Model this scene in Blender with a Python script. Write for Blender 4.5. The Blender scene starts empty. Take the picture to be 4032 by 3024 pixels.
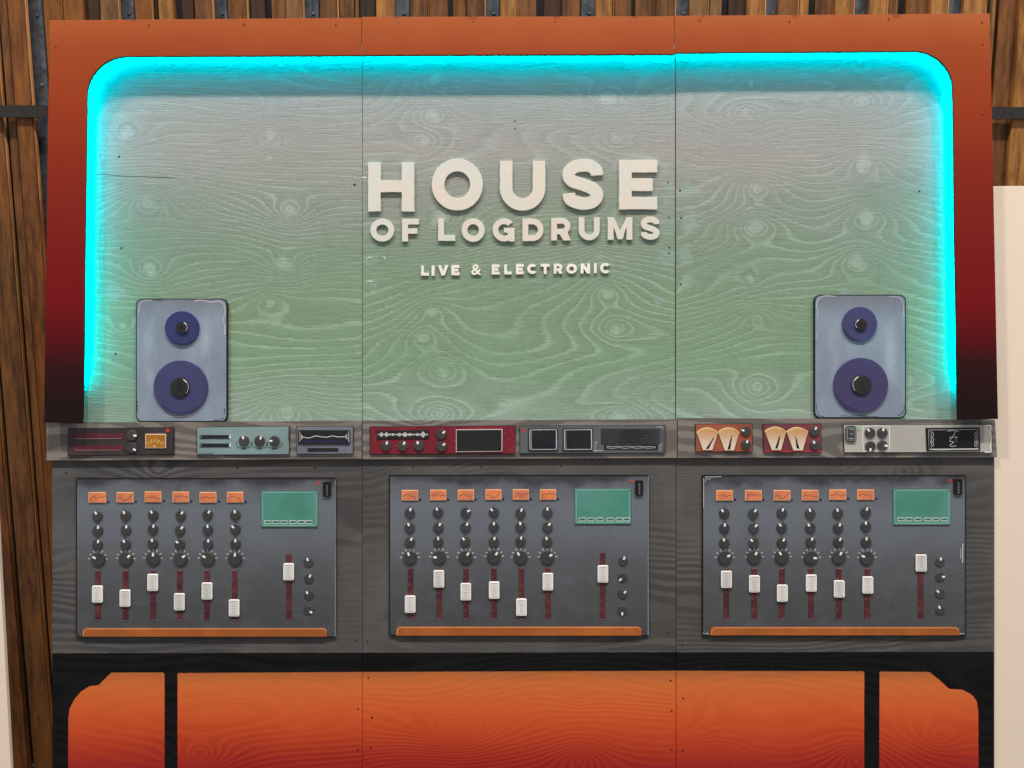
import bpy, math, random
import numpy as np
from mathutils import Vector, noise as mnoise

S = bpy.context.scene
C = S.collection
D = 3.0          # camera distance from the painted boards (1 photo pixel = 1 mm there)
Z0 = 1.9         # height of the picture centre above the floor
rnd = random.Random(7)

# ------------------------------------------------------------------ camera, light, exposure
cam = bpy.data.objects.new('camera', bpy.data.cameras.new('camera')); C.objects.link(cam)
cam.location = (0, -D, Z0); cam.rotation_euler = (math.pi/2, 0, 0)
cam.data.sensor_width = 36; cam.data.lens = 36*D/4.032; cam.data.clip_end = 200
S.camera = cam
w = bpy.data.worlds.new('World'); S.world = w; w.use_nodes = True
w.node_tree.nodes['Background'].inputs[0].default_value = (0.95, 0.97, 1.0, 1)
w.node_tree.nodes['Background'].inputs[1].default_value = 0.43
S.view_settings.view_transform = 'Standard'; S.view_settings.look = 'None'
S.view_settings.exposure = 0; S.view_settings.gamma = 1

def hall_lamp(x, y, z, power, size):
    l = bpy.data.lights.new('hall_lamp', 'AREA'); l.shape = 'DISK'; l.size = size; l.energy = power
    l.color = (1.0, 0.94, 0.86)
    o = bpy.data.objects.new('hall_lamp', l); C.objects.link(o); o.location = (x, y, z)
    d = Vector((x*0.3, 0, Z0)) - Vector((x, y, z)); o.rotation_euler = d.to_track_quat('-Z', 'Y').to_euler()
for lx in (-5.8, 0.3, 6.0):
    hall_lamp(lx, -6.3, Z0+13.0, 1120, 0.85)

# ------------------------------------------------------------------ helpers
def lin(c):
    r = []
    for v in c[:3]:
        v = v/255.0
        r.append(v/12.92 if v <= 0.04045 else ((v+0.055)/1.055)**2.4)
    return (r[0], r[1], r[2], 1.0)

def W(px, py, d=0.0):
    k = (D-d)/D
    return Vector(((px-2016)/1000*k, -d, Z0+(1512-py)/1000*k))

def conv(ox, oy, s):
    return lambda u, v: (ox+u*s, oy+v*s)

def empty(name, label, cat, loc, group=None):
    o = bpy.data.objects.new(name, None); C.objects.link(o); o.location = loc
    o.empty_display_size = 0.05
    o['label'] = label; o['category'] = cat
    if group: o['group'] = group
    return o
def tag(o, label, cat, group=None):
    o['label'] = label; o['category'] = cat
    if group: o['group'] = group
    return o
def wloc(o):
    v = Vector(o.location)
    while o.parent: o = o.parent; v += Vector(o.location)
    return v
def mk(name, verts, faces, mat, parent=None, smooth=False, loc=None):
    """verts in world space; stored relative to the parent (or to loc)."""
    org = wloc(parent) if parent else (Vector(loc) if loc is not None else Vector((0,0,0)))
    me = bpy.data.meshes.new(name)
    me.from_pydata([tuple(Vector(v)-org) for v in verts], [], faces); me.update()
    if smooth:
        for p in me.polygons: p.use_smooth = True
    if mat: me.materials.append(mat)
    o = bpy.data.objects.new(name, me); C.objects.link(o)
    if parent: o.parent = parent
    elif loc is not None: o.location = loc
    return o

def fill_mesh(loops, t, b):
    """2D loops [(x,y)...] (metres) -> (verts, faces) of a bevelled plate, z from -t/2 to t/2"""
    cu = bpy.data.curves.new('tmp', 'CURVE'); cu.dimensions = '2D'; cu.fill_mode = 'BOTH'
    b = min(b, t*0.45)
    cu.extrude = max(t/2-b, 1e-5); cu.bevel_depth = b; cu.bevel_resolution = 1; cu.offset = -b
    for lp in loops:
        sp = cu.splines.new('POLY'); sp.points.add(len(lp)-1)
        for p, q in zip(sp.points, lp): p.co = (q[0], q[1], 0, 1)
        sp.use_cyclic_u = True
    o = bpy.data.objects.new('tmp', cu)
    me = bpy.data.meshes.new_from_object(o)
    vs = [v.co.copy() for v in me.vertices]; fs = [tuple(p.vertices) for p in me.polygons]
    bpy.data.objects.remove(o); bpy.data.curves.remove(cu); bpy.data.meshes.remove(me)
    return vs, fs

def plate(name, loops, d0, t, mat, parent=None, b=0.0012, loc=None):
    """loops in photo pixels; back at depth d0, thickness t towards the camera"""
    f = d0+t
    lw = [[((W(x, y, f)).x, (W(x, y, f)).z) for x, y in lp] for lp in loops]
    vs, fs = fill_mesh(lw, t, b)
    vs = [Vector((v.x, -(d0+t/2+v.z), v.y)) for v in vs]
    return mk(name, vs, fs, mat, parent, loc=loc)

def circ(cx, cy, r, n=40, jit=0.0):
    return [(cx+(r+rnd.uniform(-jit, jit))*math.cos(2*math.pi*i/n), cy+(r+rnd.uniform(-jit, jit))*math.sin(2*math.pi*i/n)) for i in range(n)]
def rrect(x0, y0, x1, y1, r, n=6):
    p = []
    for cx, cy, a in ((x1-r, y1-r, 0), (x0+r, y1-r, 90), (x0+r, y0+r, 180), (x1-r, y0+r, 270)):
        for i in range(n+1):
            t = math.radians(a+90*i/n); p.append((cx+r*math.cos(t), cy+r*math.sin(t)))
    return p
def rect(x0, y0, x1, y1): return [(x0, y0), (x1, y0), (x1, y1), (x0, y1)]
def inset(poly, k):
    cx = sum(p[0] for p in poly)/len(poly); cy = sum(p[1] for p in poly)/len(poly)
    return [(x+(k if x < cx else -k), y+(k if y < cy else -k)) for x, y in poly]
def wob(pts, step=14, amp=0.8):
    """hand-cut wobble: subdivide straight runs and jitter"""
    out = []
    for i in range(len(pts)):
        a = pts[i]; b = pts[(i+1) % len(pts)]
        L = math.dist(a, b); n = max(1, int(L/step))
        for k in range(n):
            t = k/n; j = amp if k else amp*0.5
            out.append((a[0]+(b[0]-a[0])*t+rnd.uniform(-j, j), a[1]+(b[1]-a[1])*t+rnd.uniform(-j, j)))
    return out

def ribbons(name, lines, w, d, mat, parent):
    """painted strokes: list of point lists in pixels (optionally (pts, width))"""
    V, F = [], []
    for ln in lines:
        ww = w
        if isinstance(ln, tuple) and isinstance(ln[0], list): ln, ww = ln
        n = len(ln); base = len(V)
        for i, p in enumerate(ln):
            a = ln[max(0, i-1)]; b = ln[min(n-1, i+1)]
            dx, dy = b[0]-a[0], b[1]-a[1]; L = math.hypot(dx, dy) or 1
            nx, ny = -dy/L, dx/L
            h = ww/2
            V.append(W(p[0]+nx*h, p[1]+ny*h, d)); V.append(W(p[0]-nx*h, p[1]-ny*h, d))
        for i in range(n-1):
            q = base+2*i; F.append((q, q+1, q+3, q+2))
    return mk(name, V, F, mat, parent)
def zig(x0, y0, x1, y1, n, amp):
    pts = []
    for i in range(n+1):
        t = i/n; s = amp*(1 if i % 2 else -1)*rnd.uniform(.4, 1)
        dx, dy = x1-x0, y1-y0; L = math.hypot(dx, dy)
        pts.append((x0+dx*t-dy/L*s, y0+dy*t+dx/L*s))
    return pts

def text_geo(txt, cx, cy, h, d, wid=None, bold=0.0, ext=0.0):
    cu = bpy.data.curves.new('t', 'FONT'); cu.body = txt; cu.size = 1; cu.offset = bold; cu.extrude = ext*0.5
    cu.resolution_u = 3
    o = bpy.data.objects.new('t', cu); me = bpy.data.meshes.new_from_object(o)
    co = [v.co.copy() for v in me.vertices]; fs = [tuple(p.vertices) for p in me.polygons]
    bpy.data.objects.remove(o); bpy.data.curves.remove(cu); bpy.data.meshes.remove(me)
    x0 = min(v.x for v in co); x1 = max(v.x for v in co); y0 = min(v.y for v in co); y1 = max(v.y for v in co)
    s = h/(y1-y0); sx = (wid/(x1-x0)) if wid else s
    vs = []
    for v in co:
        p = W(cx+(v.x-(x0+x1)/2)*sx, cy-(v.y-(y0+y1)/2)*s, d); p.y -= v.z if ext == 0 else (v.z)
        vs.append(p)
    return vs, fs
def multi_text(name, items, d, mat, parent):
    V, F = [], []
    for it in items:
        vs, fs = text_geo(it[0], it[1], it[2], it[3], d)
        b = len(V); V += vs; F += [tuple(i+b for i in f) for f in fs]
    return mk(name, V, F, mat, parent)

# ------------------------------------------------------------------ materials
class N:
    def __init__(s, name, rough=0.6, spec=0.3):
        s.m = bpy.data.materials.new(name); s.m.use_nodes = True; s.nt = s.m.node_tree
        s.b = s.nt.nodes['Principled BSDF']; s.b.inputs['Roughness'].default_value = rough
        s.b.inputs['Specular IOR Level'].default_value = spec
    def n(s, t, **kw):
        x = s.nt.nodes.new(t)
        for k, v in kw.items(): setattr(x, k, v)
        return x
    def put(s, sock, v):
        if isinstance(v, bpy.types.NodeSocket): s.nt.links.new(v, sock)
        elif v is not None: sock.default_value = v
    def math(s, op, a, b=None, c=None, clamp=False):
        x = s.n('ShaderNodeMath', operation=op, use_clamp=clamp)
        s.put(x.inputs[0], a); s.put(x.inputs[1], b)
        if c is not None: s.put(x.inputs[2], c)
        return x.outputs[0]
    def pos(s):
        if not hasattr(s, '_p'): s._p = s.n('ShaderNodeNewGeometry').outputs['Position']
        return s._p
    def xyz(s):
        if not hasattr(s, '_x'):
            x = s.n('ShaderNodeSeparateXYZ'); s.put(x.inputs[0], s.pos()); s._x = x.outputs
        return s._x
    def noise(s, scale=(1, 1, 1), sc=1.0, det=3, rough=.5, vec=None, off=(0, 0, 0)):
        mp = s.n('ShaderNodeMapping'); s.put(mp.inputs[0], vec or s.pos()); mp.inputs['Scale'].default_value = scale
        mp.inputs['Location'].default_value = off
        x = s.n('ShaderNodeTexNoise'); s.put(x.inputs['Vector'], mp.outputs[0]); x.inputs['Scale'].default_value = sc
        x.inputs['Detail'].default_value = det; x.inputs['Roughness'].default_value = rough
        return x.outputs[0]
    def mix(s, f, a, b, mode='MIX'):
        x = s.n('ShaderNodeMix', data_type='RGBA', blend_type=mode); x.clamp_factor = True
        s.put(x.inputs[0], f); s.put(x.inputs[6], a); s.put(x.inputs[7], b); return x.outputs[2]
    def ss(s, v, a, b, lo=0.0, hi=1.0):
        x = s.n('ShaderNodeMapRange', interpolation_type='SMOOTHSTEP'); s.put(x.inputs[0], v)
        for i, q in enumerate((a, b, lo, hi)): x.inputs[i+1].default_value = q
        return x.outputs[0]
    def ramp(s, f, stops):
        x = s.n('ShaderNodeValToRGB'); s.put(x.inputs[0], f); e = x.color_ramp.elements
        while len(e) < len(stops): e.new(0.5)
        for k, (p, c) in zip(e, stops): k.position = p
        for k, (p, c) in zip(e, stops): k.color = lin(c)
        return x.outputs[0]
    def py(s):   # photo-height coordinate (0 top .. 1 = 3500 px) of the painted board
        return s.math('DIVIDE', s.math('SUBTRACT', Z0+1.512, s.xyz()[2]), 3.5)
    def yramp(s, stops): return s.ramp(s.py(), [(y/3500, c) for y, c in stops])
    def attr(s, name): return s.n('ShaderNodeAttribute', attribute_name=name).outputs['Fac']
    def bump(s, h, strength=.3, dist=.002):
        x = s.n('ShaderNodeBump'); x.inputs['Strength'].default_value = strength; x.inputs['Distance'].default_value = dist
        s.put(x.inputs['Height'], h)
        if s.b.inputs['Normal'].is_linked: s.put(x.inputs['Normal'], s.b.inputs['Normal'].links[0].from_socket)
        s.put(s.b.inputs['Normal'], x.outputs[0])
    def out(s, col):
        s.put(s.b.inputs['Base Color'], col); return s.m

def paint(name, c, var=0.10, rough=.55, spec=.3, c2=None, bump=.25, sc=9, speck=0.0):
    """hand-sprayed paint: cloudy tone changes, fine tooth, optional overspray specks"""
    k = N(name, rough, spec)
    a = lin(c); n1 = k.noise((1, 1, 1), sc, 5, .6); 
    lo = tuple(v*(1-var*1.6) for v in a[:3])+(1,); hi = tuple(min(1, v*(1+var*1.6)) for v in a[:3])+(1,)
    col = k.mix(k.ss(n1, .3, .7), lo, hi)
    if c2: col = k.mix(k.ss(k.noise((1, 1, 1), sc*.6, 3, off=(3, 1, 7)), .42, .66), col, lin(c2))
    f2 = k.noise((1, 1, 1), 420, 2, .7)
    col = k.mix(k.math('MULTIPLY', k.ss(f2, .35, .75), .22), col, tuple(v*.55 for v in a[:3])+(1,))
    if speck:
        v = k.noise((1, 1, 1), 170, 1, .4, off=(9, 2, 4)); col = k.mix(k.ss(v, .74, .78, 0, speck), col, lin((215, 215, 210)))
    k.bump(f2, bump, .0008)
    return k.out(col)

def fray(k, amt=.5):
    """ragged fibre noise that frays the growth rings along the grain (x)"""
    a = k.noise((14, 1, 330), 1, 3, .6)
    return k.math('MULTIPLY', k.math('SUBTRACT', a, .5), amt)

def grain_parts(k, fr=.5):
    f = k.math('ADD', k.attr('rings'), fray(k, fr))
    t = k.math('FRACT', f)
    line = k.math('MULTIPLY', k.ss(t, .0, .05), k.ss(t, .13, .36, 1, 0))
    hair = k.math('ADD', k.math('MULTIPLY', k.noise((6, 1, 240), 1, 4, .7), .6), k.math('MULTIPLY', k.noise((40, 1, 420), 1, 2, .6), .4))
    return t, line, hair

def spots(k, pts, r, soft=.35, edge=.55):
    """union of ragged round marks at photo pixel positions"""
    nz = k.noise((1, 1, 1), 34, 3, .6)
    res = None
    for p in pts:
        rr = r*(p[2] if len(p) > 2 else 1)
        q = W(p[0], p[1])
        dx = k.math('SUBTRACT', k.xyz()[0], q.x); dz = k.math('SUBTRACT', k.xyz()[2], q.z)
        d = k.math('SQRT', k.math('ADD', k.math('MULTIPLY', dx, dx), k.math('MULTIPLY', dz, dz)))
        d = k.math('ADD', k.math('DIVIDE', d, rr), k.math('MULTIPLY', k.math('SUBTRACT', nz, .5), edge*3))
        v = k.ss(d, 1-soft, 1+soft, 1, 0)
        res = v if res is None else k.math('MAXIMUM', res, v)
    return res

# --- upper panels: grey fading to sage green, pale dry-brushed rings
def mat_upper():
    k = N('sage_grained_plywood', .62, .25)
    t, line, hair = grain_parts(k, .75)
    big = k.noise((1.1, 1, 2.2), 1.5, 3, .5)
    pyv = k.math('ADD', k.py(), k.math('MULTIPLY', k.math('SUBTRACT', big, .5), .10))
    base = k.ramp(pyv, [(y/3500, c) for y, c in ((250, (160, 151, 149)), (600, (160, 154, 148)), (780, (142, 148, 137)), (980, (128, 147, 126)),
                  (1250, (126, 152, 122)), (1450, (128, 156, 128)), (1650, (146, 164, 148)))])
    pale = k.ramp(pyv, [(y/3500, c) for y, c in ((250, (186, 178, 176)), (650, (186, 181, 177)), (950, (166, 180, 164)), (1400, (160, 188, 158)), (1650, (170, 198, 180)))])
    region = k.ss(k.noise((1.3, 1, 2.0), 1.6, 2, .5, off=(4, 0, 8)), .32, .62)       # rings show in places, fade in others
    greyz = k.ss(k.py(), 480/3500, 760/3500, .45, 1)
    amt = k.math('MULTIPLY', k.math('MULTIPLY', line, greyz), k.math('ADD', .12, k.math('MULTIPLY', region, .54)))
    col = k.mix(amt, base, pale)
    flat = k.ss(t, .52, .9)                                                       # slightly darker summer wood
    col = k.mix(k.math('MULTIPLY', flat, .12), col, lin((92, 104, 92)))
    kn = k.attr('knot'); kj = k.math('ADD', kn, k.math('MULTIPLY', k.math('SUBTRACT', k.noise((1, 1, 1), 60, 3, .6), .5), .5))
    col = k.mix(k.ss(kj, .38, .80, 0, .6), col, pale)
    pt = k.math('ADD', k.attr('patch'), k.math('MULTIPLY', k.math('SUBTRACT', k.noise((22, 1, 60), 1, 4, .7), .5), 2.4))
    col = k.mix(k.ss(pt, .55, .68, 0, .5), col, lin((146, 168, 158)))
    col = k.mix(k.ss(hair, .5, .63, 0, .42), col, lin((92, 104, 94)))
    col = k.mix(k.ss(hair, .36, .47, .5, 0), col, pale)
    sp = k.noise((1, 1, 1), 240, 1, .5, off=(2, 9, 3)); col = k.mix(k.ss(sp, .76, .79, 0, .6), col, lin((190, 196, 190)))
    k.bump(k.math('ADD', k.math('MULTIPLY', hair, .8), k.math('MULTIPLY', line, .18)), .7, .0026)
    return k.out(col)

def mat_shelf():
    k = N('grey_stained_shelf_board', .6, .3)
    t, line, hair = grain_parts(k, .5)
    a, b = lin((136, 127, 121)), lin((100, 94, 91))
    col = k.mix(k.math('MULTIPLY', k.ss(t, .42, .5), k.ss(t, .93, 1.0, 1, 0)), a, b)
    col = k.mix(k.ss(k.noise((1, 1, 1), 2.2, 3), .35, .7, 0, .45), col, lin((108, 102, 98)))
    col = k.mix(k.ss(hair, .5, .7, 0, .35), col, lin((60, 57, 56)))
    k.bump(hair, .35, .0015)
    return k.out(col)

def mat_lower():
    k = N('grey_black_orange_painted_plywood', .6, .16)
    t, line, hair = grain_parts(k, .55)
    band = k.math('MULTIPLY', k.ss(t, .38, .46), k.ss(t, .9, 1.0, 1, 0))
    region = k.ss(k.noise((1, 1, 1.6), 1.9, 2, .5, off=(1, 5, 2)), .40, .60)
    cloud = k.noise((1, 1, 1), 2.6, 4, .6)
    g1, g2 = lin((95, 92, 91)), lin((67, 66, 66))
    grey = k.mix(k.math('MULTIPLY', band, k.math('MULTIPLY', region, .8)), g1, g2)
    grey = k.mix(k.ss(cloud, .35, .68, 0, .7), grey, lin((72, 71, 71)))
    grey = k.mix(k.ss(hair, .52, .7, 0, .35), grey, lin((54, 52, 52)))
    black = k.mix(k.ss(cloud, .4, .7), lin((9, 9, 10)), lin((18, 17, 18)))
    black = k.mix(k.math('MULTIPLY', band, .35), black, lin((29, 28, 29)))
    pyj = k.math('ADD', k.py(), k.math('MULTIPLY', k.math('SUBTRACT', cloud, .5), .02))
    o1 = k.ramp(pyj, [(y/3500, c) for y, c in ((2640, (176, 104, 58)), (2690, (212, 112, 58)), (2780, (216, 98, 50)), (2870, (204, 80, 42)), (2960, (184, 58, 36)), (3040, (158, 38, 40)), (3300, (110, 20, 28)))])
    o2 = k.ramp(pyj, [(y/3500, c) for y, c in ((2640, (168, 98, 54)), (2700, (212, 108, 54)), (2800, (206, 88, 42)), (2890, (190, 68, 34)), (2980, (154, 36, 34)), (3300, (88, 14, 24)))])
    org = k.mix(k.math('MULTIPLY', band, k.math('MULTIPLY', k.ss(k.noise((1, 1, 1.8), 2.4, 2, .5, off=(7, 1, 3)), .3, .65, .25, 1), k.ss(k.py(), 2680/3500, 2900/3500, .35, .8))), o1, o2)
    org = k.mix(k.ss(hair, .5, .72, 0, .22), org, lin((120, 44, 30)))
    edge = k.math('MULTIPLY', k.math('SUBTRACT', k.noise((1, 1, 1), 60, 4, .8), .5), .006)
    m_or = k.ss(k.math('ADD', k.attr('field'), edge), -.0006, .0008)
    zz = k.math('ADD', k.xyz()[2], k.math('MULTIPLY', k.math('SUBTRACT', k.noise((30, 1, 1), 1, 4, .75), .5), .007))
    zz = k.math('ADD', zz, k.math('MULTIPLY', k.xyz()[0], -.0018))
    m_gr = k.ss(zz, Z0+(1512-2569)/1000-.0008, Z0+(1512-2569)/1000+.0008)
    col = k.mix(m_gr, k.mix(m_or, black, org), grey)
    k.bump(k.math('ADD', k.math('MULTIPLY', hair, .7), k.math('MULTIPLY', band, .35)), .4, .0018)
    k.put(k.b.inputs['Roughness'], k.ss(m_or, 0, 1, .66, .55))
    return k.out(col)

def mat_frame():
    k = N('orange_to_oxblood_sprayed_board', .55, .12)
    n = k.noise((1, 1, 1), 3.2, 4, .6)
    v = k.math('ADD', k.py(), k.math('MULTIPLY', k.math('SUBTRACT', n, .5), .035))
    col = k.ramp(v, [(y/3500, c) for y, c in ((40, (178, 98, 58)), (120, (172, 88, 44)), (230, (158, 70, 32)), (450, (152, 56, 26)), (720, (134, 38, 24)), (1000, (120, 25, 22)),
                 (1190, (118, 14, 20)), (1330, (88, 12, 18)), (1440, (48, 14, 18)), (1600, (30, 15, 17)))])
    f2 = k.noise((1, 1, 1), 380, 2, .7)
    col = k.mix(k.ss(f2, .4, .75, 0, .16), col, lin((60, 20, 14)))
    pts = [(215,470,1.1),(212,830,1.),(560,104,.8),(960,96,.8),(1320,94,.8),(1570,92,.8),(1865,92,1.),(2185,90,1.),(2490,88,1.),(2750,86,.9),(3105,90,.9),(3495,86,1.),(3870,92,1.),(3868,165,1.2),(3872,435,1.2),(3876,780,1.3),(3886,1185,1.5),(205,1620,1.)]
    s_ = spots(k, pts, .017, .25, .3)
    col = k.mix(k.math('MULTIPLY', s_, .38), col, lin((112, 30, 18)))
    k.bump(k.math('ADD', k.math('MULTIPLY', s_, .8), k.math('MULTIPLY', f2, .5)), .35, .0012)
    return k.out(col)

def mat_wood(name, c, dark):
    k = N(name, .5, .35)
    tc = k.n('ShaderNodeTexCoord').outputs['Object']; oi = k.n('ShaderNodeObjectInfo').outputs['Random']
    add = k.n('ShaderNodeVectorMath', operation='ADD'); cmb = k.n('ShaderNodeCombineXYZ')
    k.put(cmb.inputs[0], k.math('MULTIPLY', oi, 17)); k.put(cmb.inputs[2], k.math('MULTIPLY', oi, 31))
    k.put(add.inputs[0], tc); k.put(add.inputs[1], cmb.outputs[0]); v = add.outputs[0]
    a = k.noise((38, 38, .8), 1, 5, .6, vec=v); b = k.noise((180, 180, 1.6), 1, 3, .6, vec=v); c3 = k.noise((9, 9, 1.1), 1, 2, .5, vec=v)
    col = k.mix(k.ss(a, .34, .66), lin(dark), lin(c))
    col = k.mix(k.ss(b, .5, .68, 0, .4), col, lin(tuple(x*.55 for x in dark)))
    col = k.mix(k.ss(c3, .45, .7, 0, .5), col, lin(tuple(min(255, x*1.12) for x in c)))
    k.bump(b, .3, .001)
    return k.out(col)

def mat_zinc():
    k = N('galvanised_steel', .42, .5); k.b.inputs['Metallic'].default_value = .55
    vo = k.n('ShaderNodeTexVoronoi'); k.put(vo.inputs['Vector'], k.pos()); vo.inputs['Scale'].default_value = 55
    n = k.noise((1, 1, 1), 22, 4, .65)
    col = k.mix(k.ss(n, .35, .65), lin((84, 88, 94)), lin((112, 117, 124)))
    col = k.mix(k.ss(k.noise((1, 1, 1), 30, 3, .6, off=(5, 5, 5)), .60, .68, 0, .45), col, lin((54, 52, 52)))
    return k.out(col)

M = {}
M['upper'] = mat_upper(); M['shelf'] = mat_shelf(); M['lower'] = mat_lower(); M['frame'] = mat_frame()
M['ply_edge'] = paint('raw_plywood_edge', (150, 118, 86), .15)
woods = [mat_wood('timber_tan', (178, 122, 60), (124, 78, 34)), mat_wood('timber_brown', (130, 82, 38), (80, 46, 18)),
         mat_wood('timber_dark', (70, 44, 24), (36, 22, 11)), mat_wood('timber_redbrown', (138, 82, 32), (86, 48, 16)),
         mat_wood('timber_grey', (142, 102, 62), (98, 66, 36))]
M['bright_edge'] = mat_wood('timber_sawn_edge', (206, 150, 96), (170, 108, 60))
M['zinc'] = mat_zinc()
M['dark'] = paint('dark_cavity', (16, 12, 10), .1)
M['black'] = paint('black_paint', (20, 20, 22), .1, .45)
M['knob'] = paint('charcoal_knob_paint', (63, 62, 61), .10, .5, .35, bump=.35)
M['white'] = paint('white_paint_mark', (248, 247, 243), .04, .5)
M['cap'] = paint('white_fader_paint', (226, 223, 218), .04, .5, c2=(206, 204, 200))
M['capedge'] = paint('bright_white_edge_paint', (250, 249, 245), .03, .5)
M['greyline'] = paint('grey_pencil_line', (150, 148, 146), .1)
M['maroon'] = paint('maroon_track_paint', (88, 42, 48), .22, .5, sc=22)
M['screen_or'] = paint('salmon_orange_paint', (228, 132, 86), .10, .5, c2=(204, 122, 92), sc=25)
M['rim_or'] = paint('pale_orange_rim', (250, 184, 134), .06, .5)
M['bar'] = paint('burnt_orange_bar_paint', (176, 98, 44), .12, .45, c2=(158, 86, 38), sc=7)
M['line_dk'] = paint('thin_dark_brown_line', (74, 42, 44), .1)
M['teal'] = paint('teal_screen_paint', (78, 142, 126), .07, .5, c2=(92, 146, 136), sc=8)
M['teal_hi'] = paint('pale_teal_stroke', (142, 200, 182), .05, .5)
M['navy'] = paint('navy_dot_paint', (28, 32, 104), .1)
M['red'] = paint('red_lamp_paint', (206, 56, 62), .05, .4)
M['green'] = paint('green_lamp_paint', (126, 206, 108), .05, .4)
M['mark'] = paint('faint_dark_lettering', (30, 31, 36), .1)
M['smoke'] = paint('faint_chalk_stroke', (138, 142, 148), .1)
M['speaker'] = None; M['cone_cap'] = paint('matte_dust_cap', (50, 49, 49), .1, .75, .12)
M['cone'] = paint('indigo_cone_paint', (66, 66, 108), .09, .5, c2=(70, 62, 102), sc=6)
M['cone_dk'] = paint('deep_blue_cone_paint', (52, 56, 104), .10, .5, sc=6)
M['navyline'] = paint('navy_brush_line', (24, 24, 70), .1)
M['cream'] = paint('cream_partition_board', (238, 219, 200), .004, .7, bump=.08, sc=2)
M['strap'] = paint('black_webbing', (40, 37, 35), .15, .8, sc=60)
M['letter'] = None

def mat_letter():
    k = N('off_white_letter_paint', .55, .3)
    n = k.noise((1, 1, 1), 2.6, 3, .6); n2 = k.noise((1, 1, 1), 14, 3, .6)
    col = k.mix(k.ss(n, .38, .62), lin((226, 212, 198)), lin((216, 215, 206)))
    col = k.mix(k.ss(n2, .4, .7, 0, .35), col, lin((222, 208, 194)))
    f2 = k.noise((1, 1, 1), 480, 2, .7); col = k.mix(k.ss(f2, .45, .75, 0, .25), col, lin((168, 158, 148)))
    sp = k.noise((1, 1, 1), 120, 1, .4, off=(2, 9, 3)); col = k.mix(k.ss(sp, .73, .76), col, lin((240, 236, 224)))
    k.bump(f2, .2, .0006)
    return k.out(col)
M['letter'] = mat_letter()
M['letter_small'] = paint('bright_off_white_letter_paint', (242, 234, 224), .04, .5)

def mat_speaker(cx):
    k = N('blue_grey_sprayed_cabinet', .5, .3)
    x = k.math('ABSOLUTE', k.math('SUBTRACT', k.xyz()[0], (cx-2016)/1000))
    n = k.noise((1, 1, .5), 9, 4, .6)
    st = k.math('MULTIPLY', k.ss(x, .075, .11), k.ss(x, .11, .15, 1, 0))
    st = k.math('MULTIPLY', st, k.ss(k.math('ABSOLUTE', k.math('SUBTRACT', k.xyz()[2], Z0+(1512-1400)/1000)), .06, .17, 1, 0))
    st = k.math('MULTIPLY', st, k.ss(n, .25, .6))
    col = k.mix(k.ss(n, .3, .7), lin((132, 140, 156)), lin((142, 158, 174)))
    col = k.mix(k.math('MULTIPLY', st, .42), col, lin((184, 197, 206)))
    top = k.ss(k.xyz()[2], Z0+.24, Z0+.35)
    col = k.mix(k.math('MULTIPLY', top, .55), col, lin((106, 102, 110)))
    f2 = k.noise((1, 1, 1), 420, 2, .7); col = k.mix(k.ss(f2, .4, .75, 0, .3), col, lin((84, 88, 98)))
    k.bump(f2, .25, .0008)
    return k.out(col)

def mat_console():
    k = N('slate_blue_sprayed_console', .5, .35)
    n = k.noise((1, 1, 1), 4.5, 5, .62); n3 = k.noise((1, 1, 1.6), 7, 5, .65)
    v = k.math('ADD', k.py(), k.math('MULTIPLY', k.math('SUBTRACT', n, .5), .05))
    col = k.ramp(v, [(y/3500, c) for y, c in ((1884, (56, 57, 61)), (1912, (100, 104, 111)), (1995, (113, 119, 128)), (2110, (106, 111, 119)), (2210, (93, 95, 101)), (2330, (82, 83, 86)), (2500, (73, 74, 77)))])
    col = k.mix(k.ss(n3, .42, .78, 0, .28), col, lin((116, 122, 132)))
    f2 = k.noise((1, 1, 1), 420, 2, .7); col = k.mix(k.ss(f2, .35, .7, 0, .35), col, lin((48, 50, 56)))
    sp = k.noise((1, 1, 1), 210, 1, .4, off=(2, 9, 3)); col = k.mix(k.ss(sp, .75, .78, 0, .8), col, lin((196, 200, 206)))
    k.bump(f2, .25, .0008)
    return k.out(col)
M['console'] = mat_console()

def mat_meter():
    k = N('parchment_meter_face', .55, .25)
    n = k.noise((1, 1, 1), 60, 4, .6)
    z = k.math('ADD', k.xyz()[2], k.math('MULTIPLY', k.math('SUBTRACT', n, .5), .02))
    col = k.mix(k.ss(z, Z0+(1512-1765)/1000, Z0+(1512-1690)/1000), lin((222, 206, 188)), lin((202, 152, 108)))
    return k.out(col)
M['meter'] = mat_meter()

# ------------------------------------------------------------------ growth-ring fields (low-frequency attribute on a grid)
def fbm(x, z, s=0.0):
    return mnoise.noise(Vector((x, z, s)))+.5*mnoise.noise(Vector((x*2.1, z*2.1, s+9)))
def poly_sdf(P, poly):
    """signed distance (positive inside), P (n,2), poly list"""
    q = np.array(poly); n = len(q); d = np.full(len(P), 1e9); ins = np.zeros(len(P), bool)
    for i in range(n):
        a = q[i]; b = q[(i+1) % n]; e = b-a; v = P-a
        t = np.clip((v@e)/(e@e), 0, 1); d = np.minimum(d, np.hypot(*(v-t[:, None]*e).T))
        c = ((a[1] > P[:, 1]) != (b[1] > P[:, 1]))
        with np.errstate(divide='ignore', invalid='ignore'):
            xi = a[0]+(P[:, 1]-a[1])*(e[0])/(e[1] if e[1] else 1e-12)
        ins ^= c & (P[:, 0] < xi)
    return np.where(ins, d, -d)

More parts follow.
